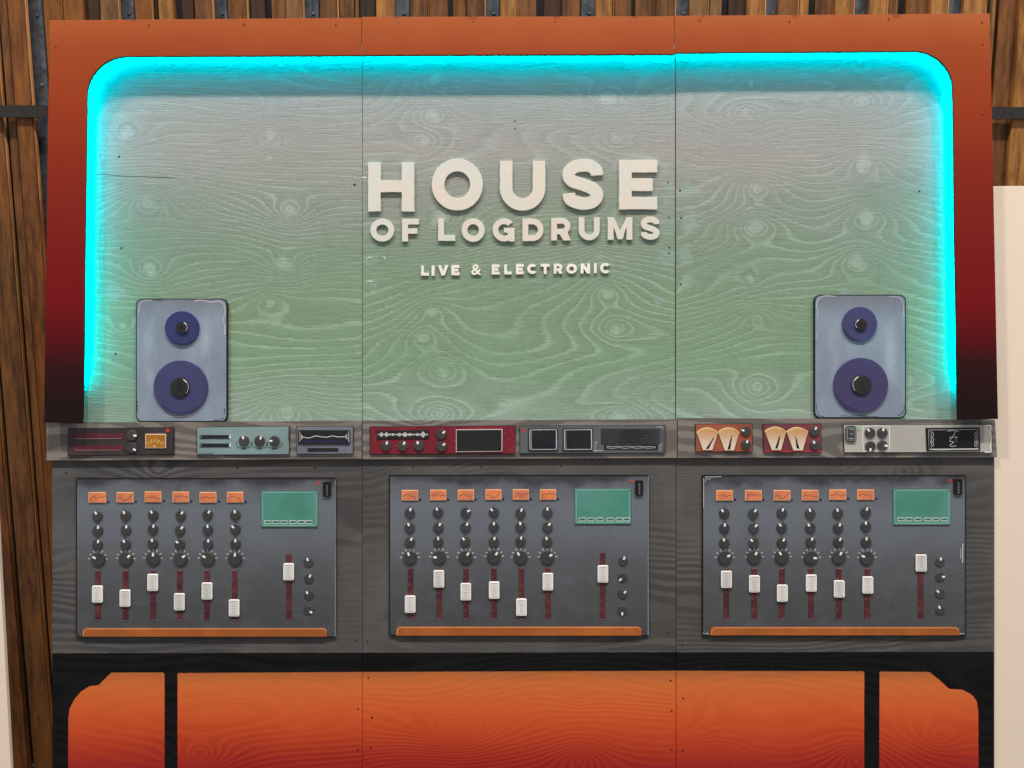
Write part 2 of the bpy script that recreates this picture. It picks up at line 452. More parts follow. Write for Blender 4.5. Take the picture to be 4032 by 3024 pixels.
def board(name, quad, d_front, thick, mat, knots, seed, freq=32, warp=3.2, step=6.5, patches=(), fields=(), parent=None, knot_amp=1.0):
    """plywood sheet from a photo-pixel quad (tl,tr,br,bl); dense front carries the ring field"""
    (ax, ay), (bx, by), (cx, cy), (dx, dy) = quad
    nx = max(2, int((bx-ax)/step)); nz = max(2, int((dy-ay)/step))
    V = []; F = []; px = []; 
    for j in range(nz+1):
        v = j/nz
        for i in range(nx+1):
            u = i/nx
            x = (ax*(1-u)+bx*u)*(1-v)+(dx*(1-u)+cx*u)*v; y = (ay*(1-u)+by*u)*(1-v)+(dy*(1-u)+cy*u)*v
            px.append((x, y)); V.append(W(x, y, d_front))
    for j in range(nz):
        for i in range(nx):
            q = j*(nx+1)+i; F.append((q, q+nx+1, q+nx+2, q+1))
    ring = [i for i in range(nx+1)]+[j*(nx+1)+nx for j in range(1, nz+1)]+[nz*(nx+1)+i for i in range(nx-1, -1, -1)]+[j*(nx+1) for j in range(nz-1, 0, -1)]
    base = len(V)
    for r in ring: V.append(V[r]+Vector((0, thick, 0)))
    L = len(ring)
    for i in range(L): F.append((ring[i], ring[(i+1) % L], base+(i+1) % L, base+i))
    F.append(tuple(base+i for i in range(L-1, -1, -1)))
    P = np.array(px)
    X = P[:, 0]/1000; Z = P[:, 1]/1000
    low = np.array([fbm(x*.55, z*2.1, seed) for x, z in zip(X, Z)]); low2 = np.array([mnoise.noise(Vector((x*2.2, z*7, seed+5))) for x, z in zip(X, Z)])
    f = Z*freq+low*warp*1.6+low2*warp*.30
    kn = np.zeros(len(P)); rr = random.Random(seed*13+1)
    for K in knots:
        s = K[2] if len(K) > 2 else 1.0
        ex = (X-K[0]/1000); ez = (Z-K[1]/1000); r2 = (ex/1.25)**2+(ez)**2
        sg = 1 if rr.random() < .5 else -1
        rad = np.sqrt(r2+.00025)
        sx = rr.uniform(.09, .16)                                     # rings squeeze together left and right of a knot
        f += knot_amp*sg*(3.4*s*np.exp(-rad/(.045*s)) + 1.5*s*np.exp(-np.abs(ex)/sx)*np.exp(-(ez/.05)**2))
        f += -freq*ez*.5*np.exp(-r2/(.05*s)**2)
        ph = rr.uniform(0, 6.3); th = np.arctan2(ez, ex)
        wob_ = 1+.16*np.sin(2*th+ph)+.10*np.sin(3*th+ph*2)
        kn = np.maximum(kn, rr.uniform(.52, .95)*np.exp(-((ex/1.1)**2+ez**2)/(.031*s*wob_)**2))
    pt = np.zeros(len(P))
    for q in patches:
        pt = np.maximum(pt, np.clip(1.25-np.hypot((P[:, 0]-q[0])/q[2], (P[:, 1]-q[1])/q[3]), 0, 1))
    o = mk(name, V, F, mat, parent, loc=W((ax+bx)/2, (ay+dy)/2, d_front))
    def put(nm, arr):
        a = o.data.attributes.new(nm, 'FLOAT', 'POINT'); full = np.zeros(len(V), np.float32); full[:len(arr)] = arr
        full[base:] = arr[np.array(ring)]; a.data.foreach_set('value', full)
    put('rings', f+50); put('knot', kn); put('patch', pt)
    if fields: put('field', np.max([poly_sdf(P, q) for q in fields], axis=0)/1000)
    return o

def screws(parent, pts, d, r=5):
    for x, y in pts:
        lp = circ(x, y, r, 12)
        plate('screw_head', [lp], d-.0002, .0007, M['screw'], parent, b=.0002)
M['screw'] = paint('tarnished_screw', (78, 78, 76), .3, .4, .5)
M['hole'] = paint('dark_screw_hole', (34, 36, 34), .2)
def holes(parent, pts, d, r=4.5):
    for x, y in pts:
        plate('screw_hole', [circ(x, y, r, 10, .6)], d-.0004, .0008, M['hole'], parent, b=.0001)

# ------------------------------------------------------------------ setting behind: slatted timber wall on steel rails
TILT = 0.125
def wall_y(z, off=0.0): return 0.26+off+(Z0+1.512-z)*TILT
def slat_box(name, x0, x1, off, th, mat, parent=None, zt=None, zb=0.0, loc=None, cham=.0025):
    """vertical batten from pixel columns at the top of the photo, following the tilted wall"""
    zt = zt or Z0+1.75
    y0 = wall_y(Z0+1.5, off); k = (D+y0)/D
    xa = (x0-2016)/1000*k; xb = (x1-2016)/1000*k
    c = min(cham, (xb-xa)*.3)
    sec = [(xa, th), (xa, c), (xa+c, 0), (xb-c, 0), (xb, c), (xb, th)]
    V = []
    for z in (zb, zt):
        for x, y in sec: V.append(Vector((x, wall_y(z, off)+y, z)))
    n = 6; F = [(i, (i+1) % n, n+(i+1) % n, n+i) for i in range(n)]+[tuple(range(n-1, -1, -1)), tuple(range(n, 2*n))]
    return mk(name, V, F, mat, parent, loc=(None if parent else Vector(((xa+xb)/2, wall_y(zb, off), zb))))

bw = mk('wall', [Vector((x, wall_y(z, .16)+dy, z)) for z in (0, 4.2) for x, dy in ((-3.6, 0), (3.6, 0), (3.6, .1), (-3.6, .1))],
        [(0, 1, 5, 4), (1, 2, 6, 5), (2, 3, 7, 6), (3, 0, 4, 7), (3, 2, 1, 0), (4, 5, 6, 7)], M['dark']); bw['kind'] = 'structure'
fl = mk('floor', [(-3.6, -4.5, 0), (3.6, -4.5, 0), (3.6, 1.2, 0), (-3.6, 1.2, 0)], [(0, 1, 2, 3)], paint('grey_floor', (92, 88, 84), .1, .7, sc=3)); fl['kind'] = 'structure'

T, B, K_, R, G = 0, 1, 2, 3, 4
# (x0, x1, wood, depth offset, has sawn bright edge on its right)
SL = [(-345,-246,B,.01,1),(-222,-132,R,.0,1),(-108,-18,B,.01,1),(4,36,B,.02,0),(37,103,R,.0,1),('m',120,174),(178,244,R,.01,1),(256,334,R,.0,0),(346,398,K_,.02,0),(400,468,G,.0,1),('m',481,534),
      (537,600,R,.01,1),(613,628,K_,.03,0),(629,690,T,.0,0),(721,768,K_,.02,0),(771,838,B,.0,1),('m',849,899),(902,974,R,.01,1),(993,1048,K_,.02,0),(1073,1127,B,.0,0),(1129,1193,G,.0,1),
      ('m',1202,1258),(1262,1329,B,.01,1),(1340,1397,B,.02,0),(1400,1417,G,.03,0),(1421,1481,K_,.02,0),(1483,1554,T,.0,0),('m',1557,1613),(1616,1684,B,.01,1),(1692,1764,B,.0,0),(1786,1837,R,.02,0),
      (1840,1906,B,.0,1),('m',1912,1966),(1969,2036,T,.01,1),(2043,2111,B,.0,0),(2141,2209,K_,.02,0),(2212,2283,B,.0,0),('m',2287,2341),(2344,2411,T,.01,1),(2418,2484,B,.0,0),(2498,2580,B,.02,0),
      (2583,2653,B,.0,1),('m',2659,2709),(2712,2782,G,.01,1),(2794,2838,G,.0,0),(2864,2935,K_,.02,0),(2938,3006,T,.0,1),('m',3011,3058),(3061,3134,B,.01,1),(3144,3180,T,.02,0),(3206,3280,B,.02,0),
      (3285,3354,T,.0,1),('m',3360,3408),(3418,3485,T,.01,1),(3494,3530,B,.02,0),(3562,3655,B,.02,0),(3660,3724,T,.0,1),('m',3730,3775),(3786,3880,T,.01,0),(3901,3915,G,.0,0),(3926,4002,B,.02,0),(4012,4085,T,.0,0),
      ('m',4095,4145),(4150,4220,B,.01,0),(4226,4300,T,.0,0)]
ordn = ['', 'first', 'second', 'third', 'fourth', 'fifth', 'sixth', 'seventh', 'eighth', 'ninth', 'tenth', 'eleventh']
cn = {T: 'tan', B: 'brown', K_: 'dark brown', R: 'reddish brown', G: 'greyish brown'}
mi = 0; si = 0
SLABEL = {(-60): None}
for s in SL:
    if s[0] == 'm':
        inview = 100 < s[1] < 4000
        if inview: mi += 1; si = 0
        o = slat_box('steel_rail', s[1]-2, s[2]+2, .045, .03, M['zinc'])
        if inview: tag(o, f"grey galvanised steel rail between timber slats, {ordn[mi]} rail from the left", 'metal rail', 'steel rails of the slatted wall')
        else: tag(o, 'grey steel rail beyond the right edge of the slatted wall', 'metal rail', 'steel rails of the slatted wall'); mi = 99
        cx = (s[1]+s[2])/2
        for yy in ((65, 325) if mi == 1 else (58,)):
            z = Z0+(1512-yy)/1000*1.1; yw = wall_y(z, .044); kk = (D+wall_y(Z0+1.5, .045))/D
            c = Vector(((cx-2016+6)/1000*kk, yw, z)); V = [c+Vector((0, -.006, 0))]; n = 12
            for i in range(n): V.append(c+Vector((.007*math.cos(i*2*math.pi/n), -.004, .007*math.sin(i*2*math.pi/n))))
            for i in range(n): V.append(c+Vector((.008*math.cos(i*2*math.pi/n), .003, .008*math.sin(i*2*math.pi/n))))
            F = [(0, 1+(i+1) % n, 1+i) for i in range(n)]+[(1+i, 1+(i+1) % n, 1+n+(i+1) % n, 1+n+i) for i in range(n)]
            mk('bolt', V, F, M['screw'], o)
        continue
    x0, x1, wd, off, ed = s
    o = slat_box('timber_slat', x0, x1, off, .022, woods[wd])
    si += 1
    if mi == 99: lab = f"{cn[wd]} timber slat past the right edge, {ordn[si]} after the last rail"; 
    elif mi == 0: lab = f"{cn[wd]} timber slat left of all steel rails, {ordn[si]} from the left end"
    else: lab = f"{cn[wd]} vertical timber slat, {ordn[si]} to the right of the {ordn[mi]} steel rail"
    tag(o, lab, 'timber slat', 'timber slats of the wall')
    if ed: slat_box('sawn_edge', x1+.5, x1+7, off+.006, .016, M['bright_edge'], o)
    if s is SL[-6]: si = 0
# webbing strap across the slats, slack behind the mural
V = []; F = []
for i in range(61):
    t = i/60; x = -2.9+5.8*t; pyc = 410+9*t
    z = Z0+(1512-pyc)/1000*1.07
    for dz in (.026, -.026): V.append(Vector((x, wall_y(z, -.012)+.001*math.sin(i), z+dz)))
    for dz in (.026, -.026): V.append(Vector((x, wall_y(z, -.009)+.001*math.sin(i), z+dz)))
for i in range(60):
    q = 4*i; F += [(q, q+1, q+5, q+4), (q+2, q+6, q+7, q+3), (q, q+4, q+6, q+2), (q+1, q+3, q+7, q+5)]
tag(mk('webbing_strap', V, F, M['strap'], loc=Vector((0, wall_y(Z0+1.1), Z0+1.1))), 'black webbing strap stretched level across the timber slats', 'strap')

# cream partitions
def quadplate(name, q, d0, t, mat, b=.002):
    loc = W(q[0][0], q[0][1], d0); return plate(name, [q], d0, t, mat, None, b, loc=loc)
tag(quadplate('partition_board', [(3800, 733), (4330, 731), (4330, 3410), (3800, 3410)], -.025, .018, M['cream']), 'plain cream partition board behind the right edge of the mural', 'partition')
tag(quadplate('partition_panel', [(-420, 1150), (-59, 1150), (0, 2245), (42, 3024), (62, 3400), (-420, 3400)], .0, .018, M['cream']), 'pale leaning panel edge at the lower left corner of the photo', 'partition')

# ------------------------------------------------------------------ the mural boards
SEAM1, SEAM2 = 1427, 2660
K1 = [(580,798,1.5),(1140,830,1.5),(1117,1039,1.3),(1066,529,1.3),(1066,428,.9),(501,525,1.1),(590,1060,1.2),(1075,225,1.2),(1130,1622,1.6),(483,1285,.8),(1062,1195,.8),(1060,620,.4)]
K2 = [(1704,456,1.2),(1668,556,1.0),(1713,312,1.2),(2392,390,1.4),(2425,543,1.0),(1728,860,1.5),(2440,830,1.5),(1700,1230,1.),(1665,1330,1.),(1745,1465,1.1),(2390,1158,1.2),(2361,1010,.7),(2425,1300,1.1),(1732,1635,1.6),(2440,1640,1.5)]
K3 = [(2937,445,1.1),(2950,565,.9),(2980,742,1.4),(2971,895,1.7),(2953,1093,.6),(3392,400,1.3),(3400,645,1.4),(3412,860,1.4),(3375,1035,1.5),(2980,1250,1.),(2980,1522,1.3),(3380,1520,1.2),(2955,330,.7),(3385,235,1.2)]
pat2 = [(2630,750,34,70),(2640,890,60,60),(2630,1010,60,50),(1462,1020,46,40),(1470,1115,30,26),(2590,1180,26,30)]
pat3 = [(2700,745,50,44),(2715,880,50,60),(2700,1000,40,60),(2710,1110,44,40),(2960,1110,20,16),(3330,1150,60,20)]
P1 = board('plywood_panel', [(215, 95), (SEAM1-1, 88), (SEAM1-1, 1785), (215, 1785)], 0, .012, M['upper'], K1, 3, freq=40, patches=[(460,1150,60,40)])
P2 = board('plywood_panel', [(SEAM1+1, 86), (SEAM2-2, 84), (SEAM2-2, 1785), (SEAM1+1, 1785)], 0, .012, M['upper'], K2, 11, freq=31, warp=4.8, patches=pat2)
P3 = board('plywood_panel', [(SEAM2+2, 84), (3880, 78), (3880, 1785), (SEAM2+2, 1785)], 0.0012, .012, M['upper'], K3, 23, freq=28, warp=4.8, patches=pat3)
gU = 'upper grained plywood panels of the mural'
tag(P1, 'upper left plywood panel fading grey to green, behind the left speaker', 'plywood panel', gU)
tag(P2, 'upper middle plywood panel carrying the HOUSE lettering', 'plywood panel', gU)
tag(P3, 'upper right plywood panel fading grey to green, behind the right speaker', 'plywood panel', gU)
holes(P1, [(469, 617), (478, 977), (1396, 727), (455, 1393)], 0); holes(P2, [(2028, 478), (2028, 507), (2630, 718), (2633, 856), (2636, 975), (2634, 998)], 0, 3.5)
holes(P3, [(2678, 750), (2682, 858), (2680, 1120), (3620, 753)], .0012, 4)

M['crack'] = paint('dark_crack', (62, 74, 68), .2)
ribbons('crack', [([(375, 686), (430, 688), (480, 694), (530, 694), (585, 697), (690, 700)], 2.2)], 2, .0004, M['crack'], P1)
ribbons('pale_chip', [([(1427, 698), (1445, 699)], 4), ([(1444, 1018), (1462, 1010)], 2.4), ([(1510, 1008), (1518, 1020)], 2.4), ([(1446, 1106), (1466, 1108)], 3)], 3, .0004, M['white'], P2)
# lower sheets: grey top, black band and posts, orange fields
OF = [[(438,2648),(648,2648),(648,3600),(266,3600),(269,2830),(274,2790),(292,2755),(320,2722),(352,2702),(388,2698)],
      [(699,2650),(1427,2646),(2660,2641),(3403,2643),(3403,3600),(699,3600)],
      [(3463,2644),(3660,2646),(3700,2678),(3736,2712),(3790,2716),(3826,2734),(3846,2760),(3852,2800),(3856,3600),(3461,3600)]]
KL1 = [(330,2180,.5),(790,2975,1.8),(620,1850,.8),(1250,2740,.6)]
KL2 = [(1795,2861,2.1),(2280,2992,1.8),(2270,1834,1.9),(1560,1850,.8),(1700,1842,1.1),(2440,1850,1.3),(2280,2745,.7)]
KL3 = [(2818,2985,1.7),(3373,2992,1.8),(3297,1802,2.),(2905,1852,1.1),(3560,1850,1.4),(2720,1930,1.3),(3700,2900,1.),(3480,2480,.8)]
gL = 'lower painted plywood panels of the mural'
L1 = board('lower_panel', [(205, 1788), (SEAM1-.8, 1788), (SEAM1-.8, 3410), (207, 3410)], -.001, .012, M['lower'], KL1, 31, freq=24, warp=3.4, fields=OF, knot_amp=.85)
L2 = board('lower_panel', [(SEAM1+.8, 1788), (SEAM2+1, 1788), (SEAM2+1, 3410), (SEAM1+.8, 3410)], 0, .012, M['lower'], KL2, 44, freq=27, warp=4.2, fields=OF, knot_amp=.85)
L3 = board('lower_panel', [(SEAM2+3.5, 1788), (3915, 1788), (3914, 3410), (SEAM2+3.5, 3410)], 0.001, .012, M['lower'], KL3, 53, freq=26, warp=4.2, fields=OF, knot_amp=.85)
tag(L1, 'lower left painted panel, grey above a black band and orange field', 'plywood panel', gL)
tag(L2, 'lower middle painted panel, grey above a long orange field', 'plywood panel', gL)
tag(L3, 'lower right painted panel beside the cream partition, grey over orange', 'plywood panel', gL)
holes(L1, [(1400,2525),(1410,2792),(1408,2953),(260,1862),(675,1843),(935,1843),(1240,1843)], -.001, 4); holes(L2, [(1447,2524),(1465,2826),(1460,2946),(2633,2491),(2640,2680),(2645,2800),(2645,2953),(1628,1838),(1895,1838),(2210,1836),(1450,2670)], 0, 4)
holes(L3, [(2688,2540),(2690,2750),(2688,2958),(3700,1822),(3310,1830)], .001, 4)

# shelf boards
gS = 'grey shelf boards carrying the rack units'
s1 = board('shelf_board', [(183, 1664), (1424, 1657), (1424, 1807), (183, 1813)], .014, .014, M['shelf'], [], 61, freq=20, warp=3.5)
s2 = board('shelf_board', [(1427.5, 1657), (2665, 1651), (2665, 1803), (1427.5, 1808)], .014, .014, M['shelf'], [(1650,1620,1.)], 67, freq=22, warp=3.5)
s3 = board('shelf_board', [(2669, 1646), (3918, 1653), (3926, 1800), (2669, 1803)], .017, .017, M['shelf'], [(3220,1860,1.6)], 71, freq=26, warp=3.5)
tag(s1, 'left grey shelf board under the left speaker', 'shelf board', gS); tag(s2, 'middle grey shelf board holding the crimson rack unit', 'shelf board', gS); tag(s3, 'right grey shelf board holding the twin meter units', 'shelf board', gS)

# ------------------------------------------------------------------ frame boards with the light strip behind
FD, FT = .058, .012
def arc(cx, cy, rx, ry, a0, a1, n=14):
    return [(cx+rx*math.cos(math.radians(a0+(a1-a0)*i/n)), cy-ry*math.sin(math.radians(a0+(a1-a0)*i/n))) for i in range(n+1)]
inL = [(323, 1667), (329, 1350), (332, 1000), (337, 640), (340, 430)] + arc(500, 380, 160, 158, 178, 92, 14) + [(560, 221), (900, 220), (1423, 218)]
inR = [(2656, 208), (3000, 205), (3560, 202)] + arc(3602, 352, 152, 150, 88, 2, 14) + [(3757, 520), (3761, 900), (3768, 1300), (3773, 1654)]
gF = 'orange frame boards round the lit panel'
def light_strip(parent, pts, z0=.028, r=.0045):
    V, F = [], []; n = 6
    for i, p in enumerate(pts):
        a = W(*pts[max(0, i-1)], z0); b = W(*pts[min(len(pts)-1, i+1)], z0); t = (b-a).normalized(); c = W(p[0], p[1], z0)
        u = Vector((0, 1, 0)); v = t.cross(u)
        for k in range(n): th = 2*math.pi*k/n; V.append(c+u*math.cos(th)*r+v*math.sin(th)*r)
    for i in range(len(pts)-1):
        for k in range(n): q = i*n; F.append((q+k, q+(k+1) % n, q+n+(k+1) % n, q+n+k))
    return mk('led_strip', V, F, M['led'], parent)
def mat_led():
    m = bpy.data.materials.new('cyan_led'); m.use_nodes = True; nt = m.node_tree; nt.nodes.clear()
    e = nt.nodes.new('ShaderNodeEmission'); o = nt.nodes.new('ShaderNodeOutputMaterial')
    # a saturated cyan diode lies outside the sRGB gamut: its red component is below zero
    c = nt.nodes.new('ShaderNodeCombineXYZ'); c.inputs[0].default_value = LED_RED; c.inputs[1].default_value = 0.88; c.inputs[2].default_value = 1.2
    nt.links.new(c.outputs[0], e.inputs[0]); e.inputs[1].default_value = LED_POWER
    nt.links.new(e.outputs[0], o.inputs[0]); return m
LED_RED = -0.12; LED_POWER = 78.0
M['led'] = mat_led()
def offset_out(pts, k, cx, cy):
    out = []
    for x, y in pts:
        out.append((x+(-k if x < cx-1000 and y > 230 else (k if x > cx+1000 and y > 230 else 0)), y-(k if y < 380 else 0))); 
    return out
f1 = empty('frame_board', 'left orange frame board curving down into dark red, cyan glow behind it', 'frame board', W(195, 80, FD), gF)
plate('board_face', [[(195, 80), (183, 900), (173, 1664)] + inL + [(1423, 70)]], FD, FT, M['frame'], f1, .001)
f2 = empty('frame_board', 'middle straight orange frame board above the lettering', 'frame board', W(1425, 68, FD), gF)
plate('board_face', [[(1424.5, 66), (1424.5, 217), (2000, 215), (2655, 213), (2655, 64)]], FD, FT+.0015, M['frame'], f2, .001)
f3 = empty('frame_board', 'right orange frame board curving down into dark maroon beside the cream partition', 'frame board', W(2657, 62, FD), gF)
plate('board_face', [[(2657, 62)] + inR + [(3930, 1650), (3915, 900), (3898, 53)]], FD, FT, M['frame'], f3, .001)
# unseen outer battens, added to stop LED light leaking sideways; they also space the boards
plate('light_stop_spacer', [[(215, 98), (207, 900), (197, 1640), (225, 1640), (235, 900), (240, 122), (1420, 112), (1420, 88)]], 0.0005, FD-.001, M['ply_edge'], f1)
plate('light_stop_spacer', [[(1430, 86), (2650, 84), (2650, 108), (1430, 110)]], 0.0005, FD-.001, M['ply_edge'], f2)
plate('light_stop_spacer', [[(2664, 82), (3872, 74), (3890, 900), (3902, 1630), (3874, 1630), (3862, 900), (3846, 98), (2664, 106)]], 0.0015, FD-.002, M['ply_edge'], f3)
LO = 14
ledL = [(296, 1520)]+[(x-LO, y) for x, y in [(328, 1410), (329, 1350), (332, 1000), (337, 640), (340, 430)]] + [(500+(x-500)*1.13, 380+(y-380)*1.13) for x, y in arc(500, 380, 160, 158, 176, 94, 10)] + [(560, 192), (900, 190), (1420, 188)]
ledM = [(1430, 187), (1800, 186), (2200, 184), (2650, 183)]
ledR = [(2662, 178), (3000, 175), (3560, 172)] + [(3602+(x-3602)*1.14, 352+(y-352)*1.14) for x, y in arc(3602, 352, 152, 150, 86, 4, 10)] + [(x+LO, y) for x, y in [(3757, 520), (3761, 900), (3768, 1300), (3770, 1430)]]+[(3806, 1540)]
light_strip(f1, ledL); light_strip(f2, ledM); light_strip(f3, ledR)
for f, pts in ((f1, [(218, 183), (585, 98), (960, 94), (1322, 96)]), (f2, [(1570, 88), (1865, 86), (2185, 86), (2480, 86), (1460, 153)]), (f3, [(2755, 78), (3110, 84), (3500, 74), (3868, 88), (3870, 172), (3872, 448)])):
    for x, y in pts: plate('screw_head', [circ(x, y, 4, 10)], FD+FT+.0012, .0006, M['rust'] if 'rust' in M else M.setdefault('rust', paint('overpainted_screw', (134, 56, 30), .2, .4)), f, .0002)

# ------------------------------------------------------------------ lettering
def g_H(x0,y0,x1,y1,s): m=(y0+y1)/2-s*.05; h=s*.47; return [[(x0,y0),(x0+s,y0),(x0+s,m-h),(x1-s,m-h),(x1-s,y0),(x1,y0),(x1,y1),(x1-s,y1),(x1-s,m+h),(x0+s,m+h),(x0+s,y1),(x0,y1)]]
def ell(cx,cy,rx,ry,a0,a1,n): return [(cx+rx*math.cos(math.radians(a0+(a1-a0)*i/n)), cy-ry*math.sin(math.radians(a0+(a1-a0)*i/n))) for i in range(n+1)]
def g_O(x0,y0,x1,y1,s):
    cx,cy=(x0+x1)/2,(y0+y1)/2; rx,ry=(x1-x0)/2,(y1-y0)/2
    return [ell(cx,cy,rx,ry,0,352.5,47), ell(cx,cy,rx-s,ry-s,0,345,23)]
def g_U(x0,y0,x1,y1,s):
    cx=(x0+x1)/2; rx=(x1-x0)/2; cy=y1-rx
    return [[(x0,y0)]+ell(cx,cy,rx,rx,180,360,20)+[(x1,y0),(x1-s,y0)]+ell(cx,cy,rx-s,rx-s,360,180,14)+[(x0+s,y0)]]
def g_E(x0,y0,x1,y1,s,t=None):
    t=t or s; m=(y0+y1)/2; r=x1-(x1-x0)*.12
    return [[(x0,y0),(x1,y0),(x1,y0+t),(x0+s,y0+t),(x0+s,m-t/2),(r,m-t/2),(r,m+t/2),(x0+s,m+t/2),(x0+s,y1-t),(x1,y1-t),(x1,y1),(x0,y1)]]
def g_F(x0,y0,x1,y1,s):
    m=y0+(y1-y0)*.54; r=x1-(x1-x0)*.09
    return [[(x0,y0),(x1,y0),(x1,y0+s*.95),(x0+s,y0+s*.95),(x0+s,m-s*.47),(r,m-s*.47),(r,m+s*.45),(x0+s,m+s*.45),(x0+s,y1),(x0,y1)]]
def g_L(x0,y0,x1,y1,s): return [[(x0,y0),(x0+s,y0),(x0+s,y1-s),(x1,y1-s),(x1,y1),(x0,y1)]]
def g_I(x0,y0,x1,y1,s): return [[(x0,y0),(x1,y0),(x1,y1),(x0,y1)]]
def g_T(x0,y0,x1,y1,s): c=(x0+x1)/2; return [[(x0,y0),(x1,y0),(x1,y0+s*.95),(c+s/2,y0+s*.95),(c+s/2,y1),(c-s/2,y1),(c-s/2,y0+s*.95),(x0,y0+s*.95)]]
def g_V(x0,y0,x1,y1,s): c=(x0+x1)/2; return [[(x0,y0),(x0+s*1.1,y0),(c,y1-s*1.5),(x1-s*1.1,y0),(x1,y0),(c+s*.55,y1),(c-s*.55,y1)]]
def g_N(x0,y0,x1,y1,s): return [[(x0,y0),(x0+s,y0),(x1-s,y1-s*1.75),(x1-s,y0),(x1,y0),(x1,y1),(x1-s,y1),(x0+s,y0+s*1.75),(x0+s,y1),(x0,y1)]]
def g_M(x0,y0,x1,y1,s):
    c=(x0+x1)/2; return [[(x0,y0),(x0+s*.98,y0),(c,y0+(y1-y0)*.58),(x1-s*.98,y0),(x1,y0),(x1,y1),(x1-s,y1),(x1-s,y0+(y1-y0)*.42),(c+s*.42,y1-2),(c-s*.42,y1-2),(x0+s,y0+(y1-y0)*.42),(x0+s,y1),(x0,y1)]]
def g_D(x0,y0,x1,y1,s):
    ry=(y1-y0)/2; cx=x1-ry*.98; cy=(y0+y1)/2; ri=ry-s
    return [[(x0,y0)]+ell(cx,cy,ry*.98,ry,90,-90,20)+[(x0,y1)], [(x0+s,y0+s)]+ell(cx,cy,ri,ri,90,-90,14)+[(x0+s,y1-s)]]
def g_R(x0,y0,x1,y1,s):
    H=y1-y0; yb=y0+H*.72; ry=(yb-y0)/2; cx=x1-ry-(x1-x0)*.02; cy=y0+ry; ri=ry-s*.95
    return [[(x0,y0)]+ell(cx,cy,ry,ry,90,-48,14)+[(x1,y1),(x1-s*1.25,y1),(cx-s*.45,yb),(x0+s,yb),(x0+s,y1),(x0,y1)], [(x0+s,y0+s*.95)]+ell(cx,cy,ri,ri,90,-90,10)+[(x0+s,yb-s*.95)]]
def g_C(x0,y0,x1,y1,s):
    ry=(y1-y0)/2; cx=x0+ry; cy=(y0+y1)/2
    return [ell(cx,cy,ry,ry,40,320,30)+ell(cx,cy,ry-s,ry-s,314,46,22)]
def g_G(x0,y0,x1,y1,s):
    ry=(y1-y0)/2; cx=x0+ry; cy=(y0+y1)/2; bt=cy-s*.35; xb=cx-s*.05
    return [ell(cx,cy,ry,ry,42,298,30)+[(x1-s*.95,y1-s*.25),(x1-s*.95,y1),(x1,y1),(x1,bt),(xb,bt),(xb,bt+s*.8),(xb+s*.55,bt+s*.85)]+ell(cx,cy,ry-s,ry-s,318,322,1)[:1]+ell(cx,cy,ry-s,ry-s,300,46,22)]
def catmull(P, n=8):
    out=[]; Q=[P[0]]+P+[P[-1]]
    for i in range(1,len(Q)-2):
        for k in range(n):
            t=k/n; a,b,c,d=Q[i-1],Q[i],Q[i+1],Q[i+2]
            out.append(tuple(.5*((2*b[j])+(-a[j]+c[j])*t+(2*a[j]-5*b[j]+4*c[j]-d[j])*t*t+(-a[j]+3*b[j]-3*c[j]+d[j])*t**3) for j in (0,1)))
    out.append(P[-1]); return out
def g_S(x0,y0,x1,y1,s):
    w=x1-x0; h=y1-y0; X=lambda u:x0+s/2+(w-s)*u; Y=lambda v:y0+s/2+(h-s)*v
    P=[(X(1.0),Y(.26)),(X(.965),Y(.12)),(X(.75),Y(.01)),(X(.5),Y(-.005)),(X(.22),Y(.03)),(X(.03),Y(.14)),(X(.0),Y(.29)),(X(.14),Y(.41)),(X(.5),Y(.5)),(X(.84),Y(.60)),(X(1.0),Y(.74)),(X(.95),Y(.89)),(X(.75),Y(.98)),(X(.48),Y(1.0)),(X(.2),Y(.95)),(X(.035),Y(.87)),(X(.0),Y(.73))]
    c=catmull(P,4); L=[];Rr=[]
    for i,p in enumerate(c):
        a=c[max(0,i-1)]; b=c[min(len(c)-1,i+1)]; dx,dy=b[0]-a[0],b[1]-a[1]; l=math.hypot(dx,dy) or 1
        L.append((p[0]-dy/l*s/2,p[1]+dx/l*s/2)); Rr.append((p[0]+dy/l*s/2,p[1]-dx/l*s/2))
    return [L+Rr[::-1]]
GL = dict(H=g_H,O=g_O,U=g_U,S=g_S,E=g_E,F=g_F,L=g_L,I=g_I,T=g_T,V=g_V,N=g_N,M=g_M,D=g_D,R=g_R,C=g_C,G=g_G)
ca = conv(1400, 600, 650/2157); cb = conv(2000, 600, 650/2157)
def letter(ch, c, box, s, label, group, th, mat, amp):
    x0, y0 = c(box[0], box[1]); x1, y1 = c(box[2], box[3])
    d0 = .0015 if x0 < 2660 else .0015
    if ch == '&':
        vs, fs = text_geo('&', (x0+x1)/2, (y0+y1)/2, y1-y0, th/2+d0, x1-x0, bold=.02, ext=th)
        o = mk('letter', vs, fs, mat, loc=W((x0+x1)/2, y1, d0))
    else:
        lp = [wob(l, 16 if s > 40 else 12, amp) for l in GL[ch](x0, y0, x1, y1, s)]
        o = plate('letter', lp, d0, th, mat, None, .0009, loc=W((x0+x1)/2, y1, d0))
    tag(o, label, 'letter', group)
h1 = [('H',ca,(163,130,767,772),'H opening the word HOUSE'),('O',ca,(995,83,1663,760),'O in the middle of the word HOUSE'),('U',ca,(1885,112,2480,762),'U in the middle of the word HOUSE'),('S',cb,(715,90,1243,750),'S just before the last letter of HOUSE'),('E',cb,(1453,98,1952,745),'E closing the word HOUSE')]
for ch, c, b, l in h1: letter(ch, c, b, 49.5, 'large off-white cut-out letter '+l, 'letters of the top word', .0095, M['letter'], .75)
